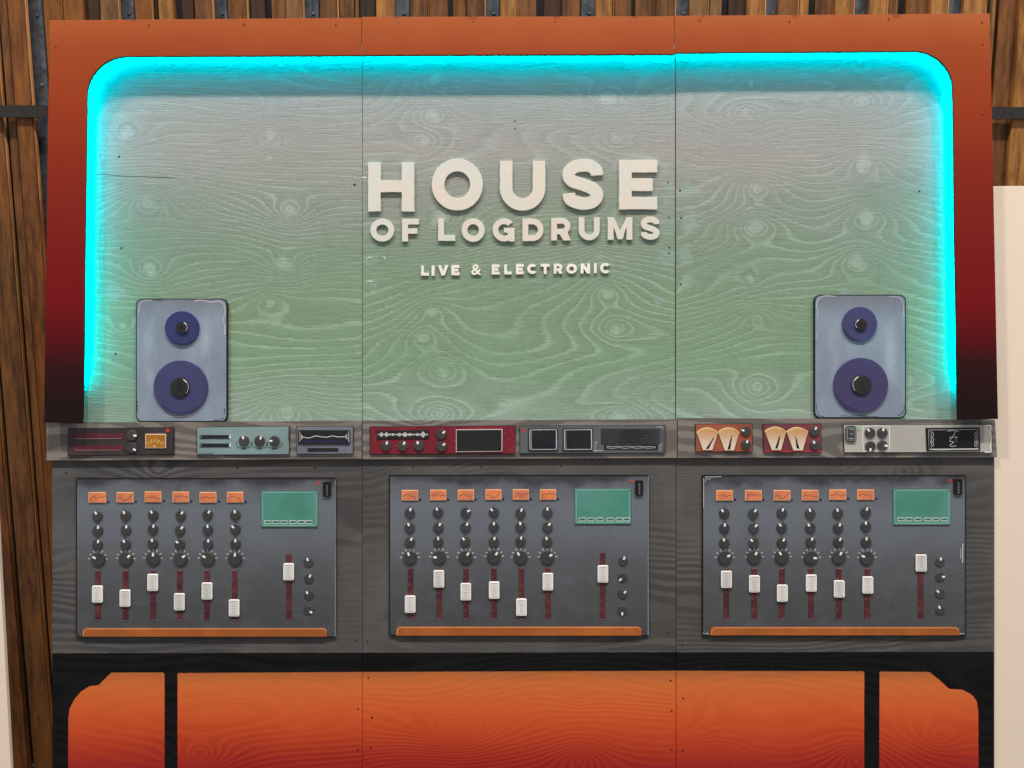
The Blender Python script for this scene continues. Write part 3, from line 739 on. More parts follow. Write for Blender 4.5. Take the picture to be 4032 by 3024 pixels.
h2 = [('O',ca,(193,867,505,1167),'O of the short word OF'),('F',ca,(608,870,827,1165),'F of the short word OF'),('L',ca,(1080,866,1302,1157),'L opening the word LOGDRUMS'),('O',ca,(1385,863,1688,1170),'O in the word LOGDRUMS'),('G',ca,(1790,862,2078,1165),'G in the word LOGDRUMS'),
      ('D',cb,(190,865,465,1160),'D in the word LOGDRUMS'),('R',cb,(565,860,820,1152),'R in the word LOGDRUMS'),('U',cb,(925,850,1200,1150),'U in the word LOGDRUMS'),('M',cb,(1305,848,1627,1143),'M in the word LOGDRUMS'),('S',cb,(1738,840,1980,1143),'S closing the word LOGDRUMS')]
for ch, c, b, l in h2: letter(ch, c, b, 23, 'medium off-white cut-out letter '+l, 'letters of the second line', .0085, M['letter'], .35)
h3 = [('L',ca,(855,1480,957,1612),'L opening the word LIVE'),('I',ca,(993,1480,1032,1612),'I in the word LIVE'),('V',ca,(1075,1476,1213,1610),'V in the word LIVE'),('E',ca,(1252,1473,1358,1607),'E closing the word LIVE'),('&',ca,(1512,1465,1645,1603),None),
      ('E',ca,(1778,1466,1882,1597),'E opening the word ELECTRONIC'),('L',ca,(1942,1464,2040,1596),'L in the word ELECTRONIC'),('E',cb,(103,1460,207,1593),'E between L and C in ELECTRONIC'),('C',cb,(252,1458,383,1590),'C before the T in ELECTRONIC'),('T',cb,(428,1460,545,1592),'T in the word ELECTRONIC'),
      ('R',cb,(598,1455,714,1587),'R in the word ELECTRONIC'),('O',cb,(762,1455,903,1587),'O in the word ELECTRONIC'),('N',cb,(950,1452,1073,1585),'N in the word ELECTRONIC'),('I',cb,(1125,1448,1160,1580),'I near the end of ELECTRONIC'),('C',cb,(1205,1445,1337,1583),'C closing the word ELECTRONIC')]
for ch, c, b, l in h3: letter(ch, c, b, 11.5, ('small white cut-out letter '+l) if l else 'small white ampersand between LIVE and ELECTRONIC', 'letters of the bottom line', .0065, M['letter_small'], .2)

# ------------------------------------------------------------------ shared builders
_cache = {}
def knob(parent, px, py, r, ang, d, th=.006, pt=(.36, .95, .19), ticks=None):
    key = (round(r, 1), th)
    if key not in _cache:
        n = 36; R_ = r/1000*(D-d-th)/D; V = []; F = []
        for rad, y in ((0, -th), (R_*.93, -th), (R_, -th+.0013), (R_, 0)):
            if rad == 0: V.append((0, y, 0))
            else: V += [(rad*math.cos(2*math.pi*i/n)*(1+.006*math.sin(i*2.3)), y, rad*math.sin(2*math.pi*i/n)) for i in range(n)]
        F += [(0, 1+i, 1+(i+1) % n) for i in range(n)]
        for a in range(2):
            F += [(1+a*n+i, 1+a*n+n+i, 1+a*n+n+(i+1) % n, 1+a*n+(i+1) % n) for i in range(n)]
        me = bpy.data.meshes.new('knob'); me.from_pydata(V, [], F); me.update(); me.materials.append(M['knob'])
        hw = R_*pt[2]; a, b = R_*pt[0], R_*pt[1]
        pm = bpy.data.meshes.new('pointer'); y0, y1 = -th-.0008, -th+.0003
        PV = [(-hw, y0, a), (hw, y0, a), (hw*.85, y0, b), (-hw*.9, y0, b), (-hw, y1, a), (hw, y1, a), (hw*.85, y1, b), (-hw*.9, y1, b)]
        pm.from_pydata(PV, [], [(0, 1, 2, 3), (4, 5, 1, 0), (5, 6, 2, 1), (6, 7, 3, 2), (7, 4, 0, 3)]); pm.update(); pm.materials.append(M['white'])
        _cache[key] = (me, pm)
    me, pm = _cache[key]
    o = bpy.data.objects.new('knob', me); C.objects.link(o); o.parent = parent
    c = W(px, py, d+th); c.y = -d
    o.location = c-wloc(parent); o.rotation_euler = (0, math.radians(ang), 0)
    p = bpy.data.objects.new('pointer', pm); C.objects.link(p); p.parent = o
    return o
def tick_fan(px, py, r0, r1, a0, a1, n):
    L = []
    for i in range(n):
        a = math.radians(a0+(a1-a0)*i/(n-1)+rnd.uniform(-2, 2)); q = r1*rnd.uniform(.94, 1.04)
        L.append([(px+r0*math.sin(a), py-r0*math.cos(a)), (px+q*math.sin(a), py-q*math.cos(a))])
    return L
def framed(parent, poly, d0, t, face, name='front_panel', edge=None, k=2.2):
    plate(name+'_edge' if name != 'front_panel' else 'outline_board', [poly], d0, t-.0012, edge or M['black'], parent, .0006)
    return plate(name, [inset(poly, k)], d0+t-.0014, .0014, face, parent, .0004)

# ------------------------------------------------------------------ speakers
def speaker(name_label, cv, cab, tw, twc, wf, wfc, cx, flip):
    x0, y0 = cv(*cab[:2]); x1, y1 = cv(*cab[2:])
    o = empty('loudspeaker', name_label, 'loudspeaker', W((x0+x1)/2, y1, .001), 'loudspeaker cut-outs on the shelf')
    plate('cabinet_edge', [rrect(x0, y0, x1, y1, 24, 8)], .0015, .013, M['black'], o, .001)
    plate('cabinet', [rrect(x0+4, y0+4, x1-4.5, y1-4, 21, 8)], .0143, .0012, mat_speaker(cx), o, .0004)
    d = .0155
    for nm, c, cc, mt in (('tweeter', tw, twc, M['cone_dk'] if not flip else M['cone']), ('woofer', wf, wfc, M['cone'])):
        a = cv(c[0], c[1]); r = c[2]*.3316; b = cv(cc[0], cc[1]); rc = cc[2]*.3316
        p = plate(nm, [circ(a[0], a[1], r, 64, .15)], d, .008, mt, o, .0012)
        plate('dust_cap', [circ(b[0], b[1], rc, 40, .2)], d+.008, .007, M['cone_cap'], p, .0008)
        s = -1 if flip else 1
        ribbons('highlight', [([(b[0]+s*rc*.86*math.sin(math.radians(t)), b[1]-rc*.86*math.cos(math.radians(t))) for t in range(28, 62, 6)], 2.4),
                              ([(b[0]+s*rc*.93*math.sin(math.radians(t)), b[1]-rc*.93*math.cos(math.radians(t))) for t in range(20, 140, 8)], 1.1)], 3, d+.0155, M['white'], p)
        ribbons('scribble', [zig(b[0]-rc*.1, b[1]-rc*.35, b[0]+rc*.1, b[1]+rc*.4, 12, rc*.3)], 1.1, d+.0153, M['black'], p)
        ribbons('brush_line', [([(a[0]+r*.93*math.sin(math.radians(t)), a[1]-r*.93*math.cos(math.radians(t))) for t in (range(140, 232, 6) if not flip else range(185, 255, 6))], 2.2)], 2, d+.0083, M['navyline'], p)
    xm = cv(wf[0], 0)[0]; ya = cv(0, tw[1]+tw[2]+18)[1]; yb = cv(0, wf[1]-wf[2]-14)[1]
    ribbons('zigzag_mark', [zig(xm+3, ya, xm+3, yb, 8, 16)], 3, d+.0004, M['smoke2'], o)
    if not flip:
        ribbons('highlight', [(catmull([cv(803,105),cv(900,98),cv(1000,122),cv(1080,105),cv(1150,150),cv(1168,250),cv(1145,330),cv(1165,420),cv(1158,510)],4), 5.5),
                              (catmull([cv(296,98),cv(210,102),cv(155,140),cv(138,255)],5), 3.2),
                              (catmull([cv(410,1385),cv(490,1470),cv(640,1478),cv(780,1450),cv(880,1360)],5), 3.5)], 4, d+.0004, M['pinkish'], o)
        ribbons('black_scratch', [zig(*cv(310,90), *cv(430,100), 7, 5), zig(*cv(112,1260), *cv(128,1420), 7, 4), zig(*cv(1160,1380), *cv(1155,1450), 4, 3), [cv(1030,1522), cv(1110,1518), cv(1150,1490)]], 2.2, d+.0005, M['black'], o)
    else:
        ribbons('highlight', [(catmull([cv(360,112),cv(220,108),cv(150,160),cv(135,230),cv(152,290),cv(140,360)],5), 4.0),
                              (catmull([cv(128,530),cv(136,580),cv(128,625)],4), 3.2), (catmull([cv(1000,115),cv(1110,120),cv(1160,190),cv(1172,360)],5), 3)], 4, d+.0004, M['pinkish'], o)
        ribbons('black_scratch', [zig(*cv(1110,1530), *cv(1170,1480), 7, 5), [cv(1175,1390), cv(1178,1450), cv(1150,1500)], [cv(132,1380), cv(145,1490), cv(170,1530), cv(220,1538)], zig(*cv(630,1525), *cv(725,1525), 9, 9), [cv(430,1530), cv(860,1536)]], 1.8, d+.0005, M['black'], o)
M['smoke2'] = paint('chalky_zigzag', (166, 160, 160), .08); M['pinkish'] = paint('pale_brush_highlight', (186, 178, 184), .08)
speaker('blue-grey loudspeaker with deep blue tweeter on the left end of the shelf', conv(500, 1150, .3316), (105,78,1192,1542), (651,428,203), (650,420,70), (635,1133,322), (625,1130,113), 710, False)
speaker('blue-grey loudspeaker with violet tweeter on the right part of the shelf', conv(3170, 1130, .3316), (110,92,1200,1558), (652,440,205), (666,445,70), (665,1165,324), (675,1160,115), 3388, True)

# ------------------------------------------------------------------ rack units
SD = .0142
r1 = conv(200, 1600, 1250/2212); r2 = conv(1400, 1600, 1300/2212); ra = conv(2700, 1640, 600/2212); rb = conv(3280, 1640, 680/2212)
def unit(label, cv, poly, face, sd=SD):
    P = [cv(*p) for p in poly]
    o = empty('rack_unit', label, 'audio rack unit', W(P[3][0], P[3][1], sd), 'rack units on the shelf')
    framed(o, P, sd, .007, face); return o
def box(cv, *b): x0, y0 = cv(b[0], b[1]); x1, y1 = cv(b[2], b[3]); return rect(x0, y0, x1, y1)
d1 = SD+.007
M['bronze'] = paint('dark_bronze_paint', (58, 50, 52), .16, .5, c2=(78, 50, 42), sc=6)
M['tealgrey'] = paint('pale_teal_grey_paint', (128, 150, 152), .08, .5, c2=(118, 142, 152), sc=6, speck=.25)
M['bluegrey'] = paint('blue_grey_paint', (112, 118, 132), .10, .5, c2=(124, 124, 134), sc=8)
M['crimson'] = paint('crimson_paint', (126, 32, 46), .12, .45, c2=(108, 30, 42), sc=6, speck=.4)
M['midgrey'] = paint('mid_grey_paint', (92, 95, 99), .10, .5, c2=(82, 84, 88), sc=6, speck=.25)
M['rustor'] = paint('rust_orange_paint', (158, 84, 62), .08, .5, c2=(148, 76, 54), sc=7)
M['wine'] = paint('wine_paint', (124, 60, 68), .10, .5, c2=(112, 54, 62), sc=7)
M['beige'] = paint('stone_beige_paint', (186, 180, 172), .05, .55, c2=(172, 168, 164), sc=5)
M['gold'] = paint('amber_meter_paint', (172, 112, 36), .12, .45, sc=30)
M['display'] = paint('near_black_display_paint', (36, 35, 36), .12, .4)
M['slot'] = paint('maroon_slot_paint', (92, 38, 48), .14, .5, sc=18)
M['dusty'] = paint('dusty_pink_line', (176, 140, 134), .1)
M['barnavy'] = paint('dark_navy_bars', (24, 28, 48), .1)
M['yel'] = paint('pale_yellow_tick', (232, 212, 140), .08); M['ygreen'] = paint('yellow_green_tick', (206, 204, 110), .08); M['redt'] = paint('red_tick', (214, 78, 66), .08)

# A dark bronze unit
o = unit('dark bronze rack unit with amber meter at the left end of the shelf', r1, [(120,153),(858,145),(856,337),(117,347)], M['bronze'])
for y in (190, 270):
    s = plate('slot', [box(r1, 150, y, 510, y+34)], d1-.0002, .0022, M['slot'], o, .0005)
    ribbons('highlight', [[r1(165, y+36), r1(492, y+35)]], 1.6, d1+.0024, M['dusty'], s)
ribbons('smudge', [zig(*r1(185,318), *r1(240,322), 5, 3), zig(*r1(170,240), *r1(186,244), 3, 2), zig(*r1(440,320), *r1(505,316), 5, 2)], 1.4, d1+.0004, M['rustl'] if 'rustl' in M else M.setdefault('rustl', paint('dull_pink_smudge', (116, 84, 84), .1)), o)
knob(o, *r1(563,204), 20.5, 90, d1); knob(o, *r1(563,289), 20.5, 122, d1)
mt = plate('meter', [rrect(*r1(657,192), *r1(802,292), 4)], d1-.0002, .0040, M['dusty2'] if 'dusty2' in M else M.setdefault('dusty2', paint('pale_pink_meter_rim', (222, 190, 168), .05)), o, .0008)
plate('meter_face', [rrect(*r1(663,198), *r1(796,286), 3)], d1+.0037, .0008, M['gold'], mt, .0002)
cx, cy = r1(725, 318)
ribbons('tick_marks', tick_fan(cx, cy, 38, 51, -42, 42, 10), 1.5, d1+.0048, M['yel'], mt)
plate('meter_dot', [circ(*r1(722,279), 3, 12)], d1+.0045, .0006, M['yel'], mt, .0001)
plate('indicator_lamp', [circ(*r1(813,168), 7.2, 20)], d1-.0002, .0012, M['red'], o, .0003)
# B pale teal
o = unit('pale teal rack unit with two black slots and three knobs', r1, [(1015,143),(1665,137),(1662,337),(1017,341)], M['tealgrey'])
for y in (200, 259):
    s = plate('slot', [box(r1, 1038, y, 1246, y+25)], d1-.0002, .0022, M['display'], o, .0005)
    ribbons('slot_marks', [([r1(1250, y-1), r1(1250, y+25)], 4.0), ([r1(1240,y+7), r1(1244,y+7)], 2), ([r1(1240,y+18), r1(1244,y+18)], 2), ([r1(1044,y+7), r1(1048,y+7)], 2), ([r1(1044,y+18), r1(1048,y+18)], 2)], 2, d1+.0024, M['white'], s)
L = []
for i, (x, a) in enumerate(((1344, -10), (1453, 25), (1557, -88))):
    knob(o, *r1(x, 241), 20.3, a, d1); q = r1(x, 241); L += tick_fan(q[0], q[1], 23, 32, -60, 60, 8)
    ribbons('bracket_line', [[r1(x-46,246), r1(x-56,262), r1(x-42,288), r1(x+2,292), r1(x+40,288), r1(x+58,262), r1(x+50,248)], [r1(x-18,299), r1(x+16,297)]], 2.2, d1+.0005, M['navyline2'] if 'navyline2' in M else M.setdefault('navyline2', paint('ink_line', (22, 24, 44), .1)), o)
ribbons('tick_marks', L, 1.1, d1+.0004, M['paleteal'] if 'paleteal' in M else M.setdefault('paleteal', paint('pale_teal_tick', (168, 188, 186), .06)), o)
ribbons('black_scratch', [zig(*r1(1025,332), *r1(1130,330), 6, 3), zig(*r1(1655,145), *r1(1656,240), 5, 2)], 2.2, d1+.0005, M['black'], o)
# C small display
o = unit('small blue-grey rack unit with a white wave on its black display', r1, [(1710,140),(2108,137),(2108,333),(1712,335)], M['bluegrey'])
s = plate('display', [box(r1, 1722, 166, 2083, 264)], d1-.0002, .0042, M['display'], o, .0006)
ribbons('wave_line', [(catmull([r1(1755,213),r1(1800,220),r1(1840,207),r1(1880,211),r1(1920,215),r1(1962,206),r1(2000,213),r1(2050,211)],5), 2.0), [r1(1745,195), r1(1747,232)], [r1(1752,202),r1(1754,226)], [r1(2062,192),r1(2064,230)], [r1(2054,204),r1(2055,222)], [r1(1736,175),r1(1735,245)], [r1(2074,175),r1(2077,250)]], 1.5, d1+.0043, M['white'], s)
ribbons('blue_scribble', [zig(*r1(1738+i*27,238), *r1(1750+i*27,248), 4, 4) for i in range(12)], 1.8, d1+.0042, M['navyb'] if 'navyb' in M else M.setdefault('navyb', paint('violet_blue_scribble', (54, 50, 148), .1)), s)
plate('slot', [box(r1, 1790, 290, 2003, 314)], d1-.0002, .002, M['display'], o, .0004)
ribbons('highlight', [zig(*r1(1735,275), *r1(1765,325), 6, 9), zig(*r1(2085,260), *r1(2060,320), 6, 9)], 1.5, d1+.0004, M['smoke2'], o)
# D crimson
o = unit('long crimson rack unit with a white waveform and large black display', r2, [(95,135),(1072,128),(1070,320),(95,322)], M['crimson'])
s = plate('waveform_display', [[r2(145,163), r2(488,159), r2(488,216), r2(143,220)]], d1-.0002, .003, M['display'], o, .0005)
wv = []; env = [0]*0
for i in range(62):
    x = 150+i*5.4; a = (4+14*abs(math.sin(i*.42))**2*abs(math.sin(i*.13+.4)))*rnd.uniform(.5, 1.25)
    wv.append(([r2(x, 189-a), r2(x+rnd.uniform(-2, 2), 189+a)], 1.7))
ribbons('waveform', wv+[([r2(148,190), r2(484,187)], 2.0)], 1.7, d1+.0031, M['white'], s)
for x, y, a in ((204,267,15),(315,267,28),(424,264,-22),(575,188,48),(576,270,48)): knob(o, *r2(x, y), 19.8, a, d1)
s = plate('display_rim', [[r2(672,155), r2(985,152), r2(983,303), r2(672,307)]], d1-.0002, .0042, M['paler'] if 'paler' in M else M.setdefault('paler', paint('chalk_white_rim', (196, 184, 182), .08)), o, .0006)
plate('display', [[r2(677,160), r2(978,157), r2(977,298), r2(678,301)]], d1+.0038, .0008, M['display'], s, .0002)
ribbons('highlight', [zig(*r2(120,155), *r2(128,240), 5, 2), zig(*r2(1045,150), *r2(1050,200), 3, 1.5)], 1.2, d1+.0005, M['redl'] if 'redl' in M else M.setdefault('redl', paint('light_crimson_stroke', (170, 70, 80), .1)), o)
# E grey
o = unit('long mid-grey rack unit with two framed screens and a red lamp', r2, [(1098,130),(2078,125),(2075,315),(1100,318)], M['midgrey'])
plate('indicator_lamp', [circ(*r2(1128,160), 6.6, 20)], d1-.0002, .0012, M['red'], o, .0003)
for n_, (xa, xb) in enumerate(((1157, 1355), (1388, 1590))):
    s = plate('screen', [box(r2, xa, 149, xb, 297)], d1-.0002, .0040, M['display'], o, .0006)
    ribbons('screen_frame', [[r2(xa+10,158), r2(xb-8,156)], ([r2(xb-10,158), r2(xb-8,288)], 3.4), [r2(xb-6,288), r2(xa+12,289)], ([r2(xa+12,290), r2(xa+10,160)], 3.0), ([r2(xa+22,284), r2(xa+20,166)], 1.4)], 2.4, d1+.0041, M['smokew'] if 'smokew' in M else M.setdefault('smokew', paint('chalk_white_stroke', (200, 202, 204), .08)), s)
    if n_ == 0:
        bl = []
        for bx, bt in ((1208,195),(1243,228),(1277,205),(1313,178)): bl += [[r2(bx-10,282), r2(bx-10,bt), r2(bx+10,bt), r2(bx+10,282)], ([r2(bx,282), r2(bx,(bt+300)/2)], 10)]+[[r2(bx-9,y), r2(bx+9,y)] for y in range(int(bt)+12, 282, 16)]
        ribbons('level_bars', bl, 1.5, d1+.0041, M['barnavy'], s)
    else: ribbons('level_lines', [[r2(1413,y), r2(1436,y+1)] for y in range(182, 275, 16)], 3, d1+.0041, M['black'], s)
s = plate('vent_panel', [box(r2, 1645, 149, 2036, 250)], d1-.0002, .0030, M['display2'] if 'display2' in M else M.setdefault('display2', paint('charcoal_vent_paint', (54, 54, 57), .12, .5)), o, .0006)
ribbons('vent_lines', [[r2(1780-rnd.uniform(-20,30),y), r2(1930+rnd.uniform(-30,30),y+rnd.uniform(-2,2))] for y in range(162, 246, 8)], 1.6, d1+.0030, M['black'], s)
s = plate('slot', [box(r2, 1666, 260, 2023, 287)], d1-.0002, .0025, M['black'], o, .0005)
ribbons('highlight', [zig(*r2(1680,268), *r2(2010,270), 9, 1.6), zig(*r2(1680,279), *r2(2010,279), 8, 1.3)], 1.6, d1+.0026, M['smokew'], s)
ribbons('chalk_scribble', [zig(*r2(1612,235), *r2(1600,300), 7, 8), [r2(1600,298), r2(1655,296)], zig(*r2(2045,250), *r2(2040,300), 7, 10), [r2(2015,138), r2(2055,137), r2(2060,152)]], 2.2, d1+.0005, M['smokew'], o)
# F, G twin meters
SD3 = .0172; d3 = SD3+.007
def fan(o, cv, xl, xr, ytop, ysh, bl, br, yb, needle, nt):
    P = [cv(bl, yb), cv(br, yb)]; cx = (xl+xr)/2; A = []
    for i in range(15):
        t = i/14; a = math.pi*t; A.append(cv(xr+(xl-xr)*t, ysh-(ysh-ytop)*math.sin(a)**.85))
    pl = plate('meter', [P+A], d3-.0002, .005, M['meterrim'], o, .0006)
    c0 = (cv(cx, (yb+ytop)/2)); ins = [(c0[0]+(x-c0[0])*.955, c0[1]+(y-c0[1])*.955) for x, y in P+A]
    plate('meter_face', [ins], d3+.0044, .0008, M['meter'], pl, .0002)
    L1, L2 = [], []
    for i in range(9):
        t = .08+.84*i/8; x = xl+(xr-xl)*t; y = ysh-(ysh-ytop)*math.sin(math.pi*t)**.85
        seg = [cv(x+(cx-x)*.05, y+9), cv(x+(cx-x)*.12, y+38)]
        (L2 if i >= 7 else L1).append(seg)
    ribbons('scale_ticks', L1, 2.4, d3+.0054, M['ygreen'], pl); ribbons('red_scale_ticks', L2, 2.4, d3+.0054, M['redt'], pl)
    (nx, ny), (tx, ty) = needle; n = 9; pts = []
    V = []; F = []
    for i in range(n+1):
        t = i/n; w_ = (1-t)*4.4+1.3+rnd.uniform(-.6, .6); p = cv(nx+(tx-nx)*t+rnd.uniform(-4, 4), ny+(ty-ny)*t)
        V += [W(p[0]-w_, p[1], d3+.0056), W(p[0]+w_, p[1], d3+.0056)]
    F = [(2*i, 2*i+1, 2*i+3, 2*i+2) for i in range(n)]
    mk('needle', V, F, M['navyline2'], pl)
M['meterrim'] = paint('pale_gold_meter_rim', (232, 206, 150), .06)
o = unit('rust-orange rack unit with two parchment fan meters', ra, [(140,108),(968,103),(972,515),(143,517)], M['rustor'], SD3)
fan(o, ra, 158, 468, 160, 232, 253, 387, 491, ((315,470),(410,300)), 0); fan(o, ra, 472, 780, 160, 230, 568, 700, 495, ((626,478),(672,275)), 0)
knob(o, *ra(877,208), 19.2, -80, d3); knob(o, *ra(880,410), 19.2, 15, d3)
o = unit('wine-red rack unit with two parchment fan meters', ra, [(1118,110),(1965,105),(1972,518),(1136,520)], M['wine'], SD3)
fan(o, ra, 1150, 1458, 148, 215, 1252, 1385, 491, ((1315,465),(1375,270)), 0); fan(o, ra, 1465, 1777, 155, 220, 1565, 1700, 496, ((1632,465),(1592,285)), 0)
knob(o, *ra(1872,215), 19.2, 22, d3); knob(o, *ra(1880,417), 19.2, -22, d3)
ribbons('red_stripe', [[ra(1142,508), ra(1964,506)]], 4.5, d3+.0006, M['redstripe'] if 'redstripe' in M else M.setdefault('redstripe', paint('bright_red_stripe', (188, 48, 56), .08)), o)
# H beige
o = unit('long stone-beige rack unit with rocker switch, four knobs and chalk-drawn black display', rb, [(130,103),(2035,98),(2043,462),(143,465)], M['beige'], SD3)
s = plate('rocker_switch', [rrect(*rb(163,120), *rb(299,327), 10)], d3-.0002, .0065, M['swg'] if 'swg' in M else M.setdefault('swg', paint('dark_grey_switch', (66, 64, 68), .1, .45)), o, .0012)
ribbons('switch_marks', [[rb(208,160), rb(266,164)], [rb(222,223), rb(250,224)], [rb(203,283), rb(266,283)], ([rb(180,140), rb(280,140), rb(284,305), rb(182,305), rb(180,140)], 1.4)], 2.2, d3+.0065, M['smokew'], s)
plate('indicator_lamp', [circ(*rb(333,158), 6.6, 20)], d3-.0002, .0014, M['green'], o, .0003)
ribbons('white_outline', [[rb(384,128), rb(550,118), rb(722,130), rb(727,300), rb(716,444), rb(560,440), rb(392,448), rb(380,300), rb(384,126)]], 2.6, d3+.0005, M['white'], o)
for x, y, a in ((480,210,-35),(638,210,8),(485,383,188),(638,373,92)): knob(o, *rb(x, y), 20.3, a, d3)
s = plate('display', [[rb(1192,146), rb(1882,140), rb(1888,436), rb(1203,440)]], d3-.0002, .0045, M['black'], o, .0006)
sc = []
for xx, sg in ((1240, 1), (1862, -1)):
    for yy in (232, 297, 355):
        for rr_ in (42, 20):
            sc.append([rb(xx+sg*rr_*math.sin(math.radians(t))*1.15, yy-rr_*math.cos(math.radians(t))*.95) for t in range(10, 175, 15)])
sc += [([rb(1222,172), rb(1862,165), rb(1868,410), rb(1230,416), rb(1222,172)], 1.6), ([rb(1240,422), rb(1400,426), rb(1600,420), rb(1860,418)], 3.2)]
sc += [(catmull([rb(1465,188), rb(1530,180), rb(1605,190)], 4), 2.4), (catmull([rb(1570,200), rb(1545,240), rb(1500,300), rb(1498,318), rb(1540,322), rb(1545,330), rb(1500,365), rb(1520,382), rb(1580,375)], 4), 2.0), [rb(1485,268), rb(1595,270)], [rb(1575,250), rb(1580,320)]]
ribbons('chalk_drawing', sc, 1.8, d3+.0045, M['smokew'], s)
ribbons('highlight', [(catmull([rb(1965,118), rb(2025,120), rb(2018,200), rb(2028,300), rb(2015,400), rb(2030,452), rb(1940,456)], 4), 2.6)], 2, d3+.0005, M['capedge'], o)
plate('screw_hole', [circ(*rb(1995,142), 2.4, 10)], d3-.0001, .0005, M['hole'], o, .0001)

# ------------------------------------------------------------------ mixing consoles
def wave(kind, x0, y0, w, h):
    W_ = {0: [(0,.8),(.15,.65),(.32,.3),(.45,.7),(.6,.45),(.8,.5),(1,.35)], 1: [(.02,.65),(.2,.5),(.4,.75),(.55,.8),(.8,.5),(1,.2)], 2: [(.03,.65),(.2,.5),(.35,.6),(.5,.45),(.7,.65),(.85,.6),(1,.8)],
          3: [(.12,.95),(.16,.5),(.35,.42),(.5,.5),(.56,.3),(.7,.5),(.85,.42),(1,.55)], 4: [(0,.5),(.25,.55),(.4,.4),(.6,.6),(.8,.5),(1,.52)], 5: [(.03,.62),(.2,.5),(.4,.4),(.6,.6),(.78,.6),(.85,.95)]}
    return [(x0+w*a, y0+h*b) for a, b in catmull(W_[kind], 4)]
def console(label, cv, s, bd, scr, sy, dots, rows, big, tr, ty, fad, fsz, rt, rf, rk, gs, btn, by, sw, red, bar, kinds):
    x0, y0 = cv(bd[0], bd[1]); x1, y1 = cv(bd[2], bd[3])
    o = empty('mixing_console', label, 'mixing console', W((x0+x1)/2, y1, .001), 'mixing console boards under the shelf')
    plate('outline_board', [rect(x0, y0, x1, y1)], .0012, .007, M['black'], o, .0006)
    plate('front_panel', [rect(x0+4.5, y0+6, x1-4, y1-4.5)], .0080, .0014, M['console'], o, .0004)
    d = .0094
    for i, sx in enumerate(scr):
        a = cv(sx, sy[i][0]); b = cv(sx+sy[i][2], sy[i][1])
        q = plate('channel_screen', [[a, (b[0], a[1]+rnd.uniform(-1, 1)), b, (a[0], b[1])]], d-.0002, .0045, M['rim_or'], o, .0006)
        plate('screen_face', [rect(a[0]+2.4, a[1]+2.4, b[0]-2.4, b[1]-2.4)], d+.0041, .0007, M['screen_or'], q, .0002)
        ribbons('curve_line', [wave(kinds[i], a[0]+2, a[1], b[0]-a[0]-4, b[1]-a[1])], 1.6, d+.0050, M['line_dk'], q)
        plate('blue_dot', [circ(*cv(*dots[i]), 5.0, 16)], d-.0002, .0008, M['navy'], o, .0002)
    txt = []
    for ri, (pts, an) in enumerate(rows):
        for (u, v), a in zip(pts, an):
            knob(o, *cv(u, v), 20.0, a+rnd.uniform(-3, 3), d)
            q = cv(u, v); txt.append((('hi', 'mid', 'low')[ri], q[0]+rnd.uniform(-2, 2), q[1]-26.5, 7.5))
    multi_text('knob_lettering', txt, d+.0003, M['mark'], o)
    L = []
    for (u, v), a in zip(*big):
        knob(o, *cv(u, v), 26.8, a, d, .007, (.36, .86, .15)); q = cv(u, v); L += tick_fan(q[0], q[1]+1, 31, 40, -84, 84, 7)
    ribbons('tick_marks', L, 2.0, d+.0004, M['white'], o)
    def fader(tx, t0, t1, c):
        a = cv(tx-19, t0); b = cv(tx+19, t1); j = rnd.uniform(-1, 1)
        q = plate('fader_track', [[(a[0]+j, a[1]), (b[0]+j, a[1]), (b[0]-j, b[1]), (a[0]-j, b[1])]], d-.0002, .0020, M['maroon'], o, .0004)
        tk = []
        n = int((t1-t0)/60)
        for i in range(1, n): 
            y = cv(0, t0+i*(t1-t0)/n)[1]; tk.append(([(a[0]+3, y), (a[0]+10, y+rnd.uniform(-1, 1))], 1.3))
        tk += [([(a[0]+1, a[1]+2), (b[0]-1, a[1]+1.6)], 1.6), ([(a[0]+1, b[1]-1), (b[0]-1, b[1]-1.4)], 1.6)]
        ribbons('tick_marks', tk, 1.3, d+.0020, M['greyt'], q)
        c_ = cv(*c); hw, hh = fsz[0]*s/2, fsz[1]*s/2
        q = plate('fader_cap', [wob(rrect(c_[0]-hw, c_[1]-hh, c_[0]+hw, c_[1]+hh, 6, 4), 30, .3)], d+.0022, .006, M['capedge'], o, .0014)
        plate('cap_face', [rrect(c_[0]-hw+3.4, c_[1]-hh+3.4, c_[0]+hw-3.4, c_[1]+hh-3.4, 3, 3)], d+.0080, .0007, M['cap'], q, .0002)
        gl = [[(c_[0]-hw*.6, c_[1]-hh*.78), (c_[0]+hw*.55, c_[1]-hh*.8)], [(c_[0]-hw*.62, c_[1]+hh*.8), (c_[0]+hw*.6, c_[1]+hh*.78)]]
        for yy in (-.5, -.22, .05, .3, .52): w_ = hw*rnd.uniform(.18, .42); gl.append([(c_[0]-w_, c_[1]+hh*yy), (c_[0]+w_*.8, c_[1]+hh*yy+1)])
        ribbons('grip_lines', gl, 1.5, d+.0089, M['greyline'], q)
    for tx, c in zip(tr, fad): fader(tx, ty[0], ty[1], c)
    fader(rt[0], rt[1], rt[2], rf)
    for u, v, a in rk: knob(o, *cv(u, v), 19.2, a, d, .003)
    a = cv(gs[0], gs[1]); b = cv(gs[2], gs[3])
    q = plate('green_screen', [rect(a[0], a[1], b[0], b[1])], d-.0002, .005, M['teal'], o, .0008)
    ribbons('screen_outline', [[(a[0]+5, a[1]+7), (a[0]+6, b[1]-8)], [(a[0]+8, a[1]+4), (b[0]-12, a[1]+3)], [(b[0]-6, a[1]+10), (b[0]-7, b[1]-10)], ([(a[0]+6, b[1]-5), ((a[0]+b[0])/2, b[1]-4), (b[0]-6, b[1]-6)], 2.8)], 1.7, d+.0050, M['teal_hi'], q)
    bb = []; tt = []
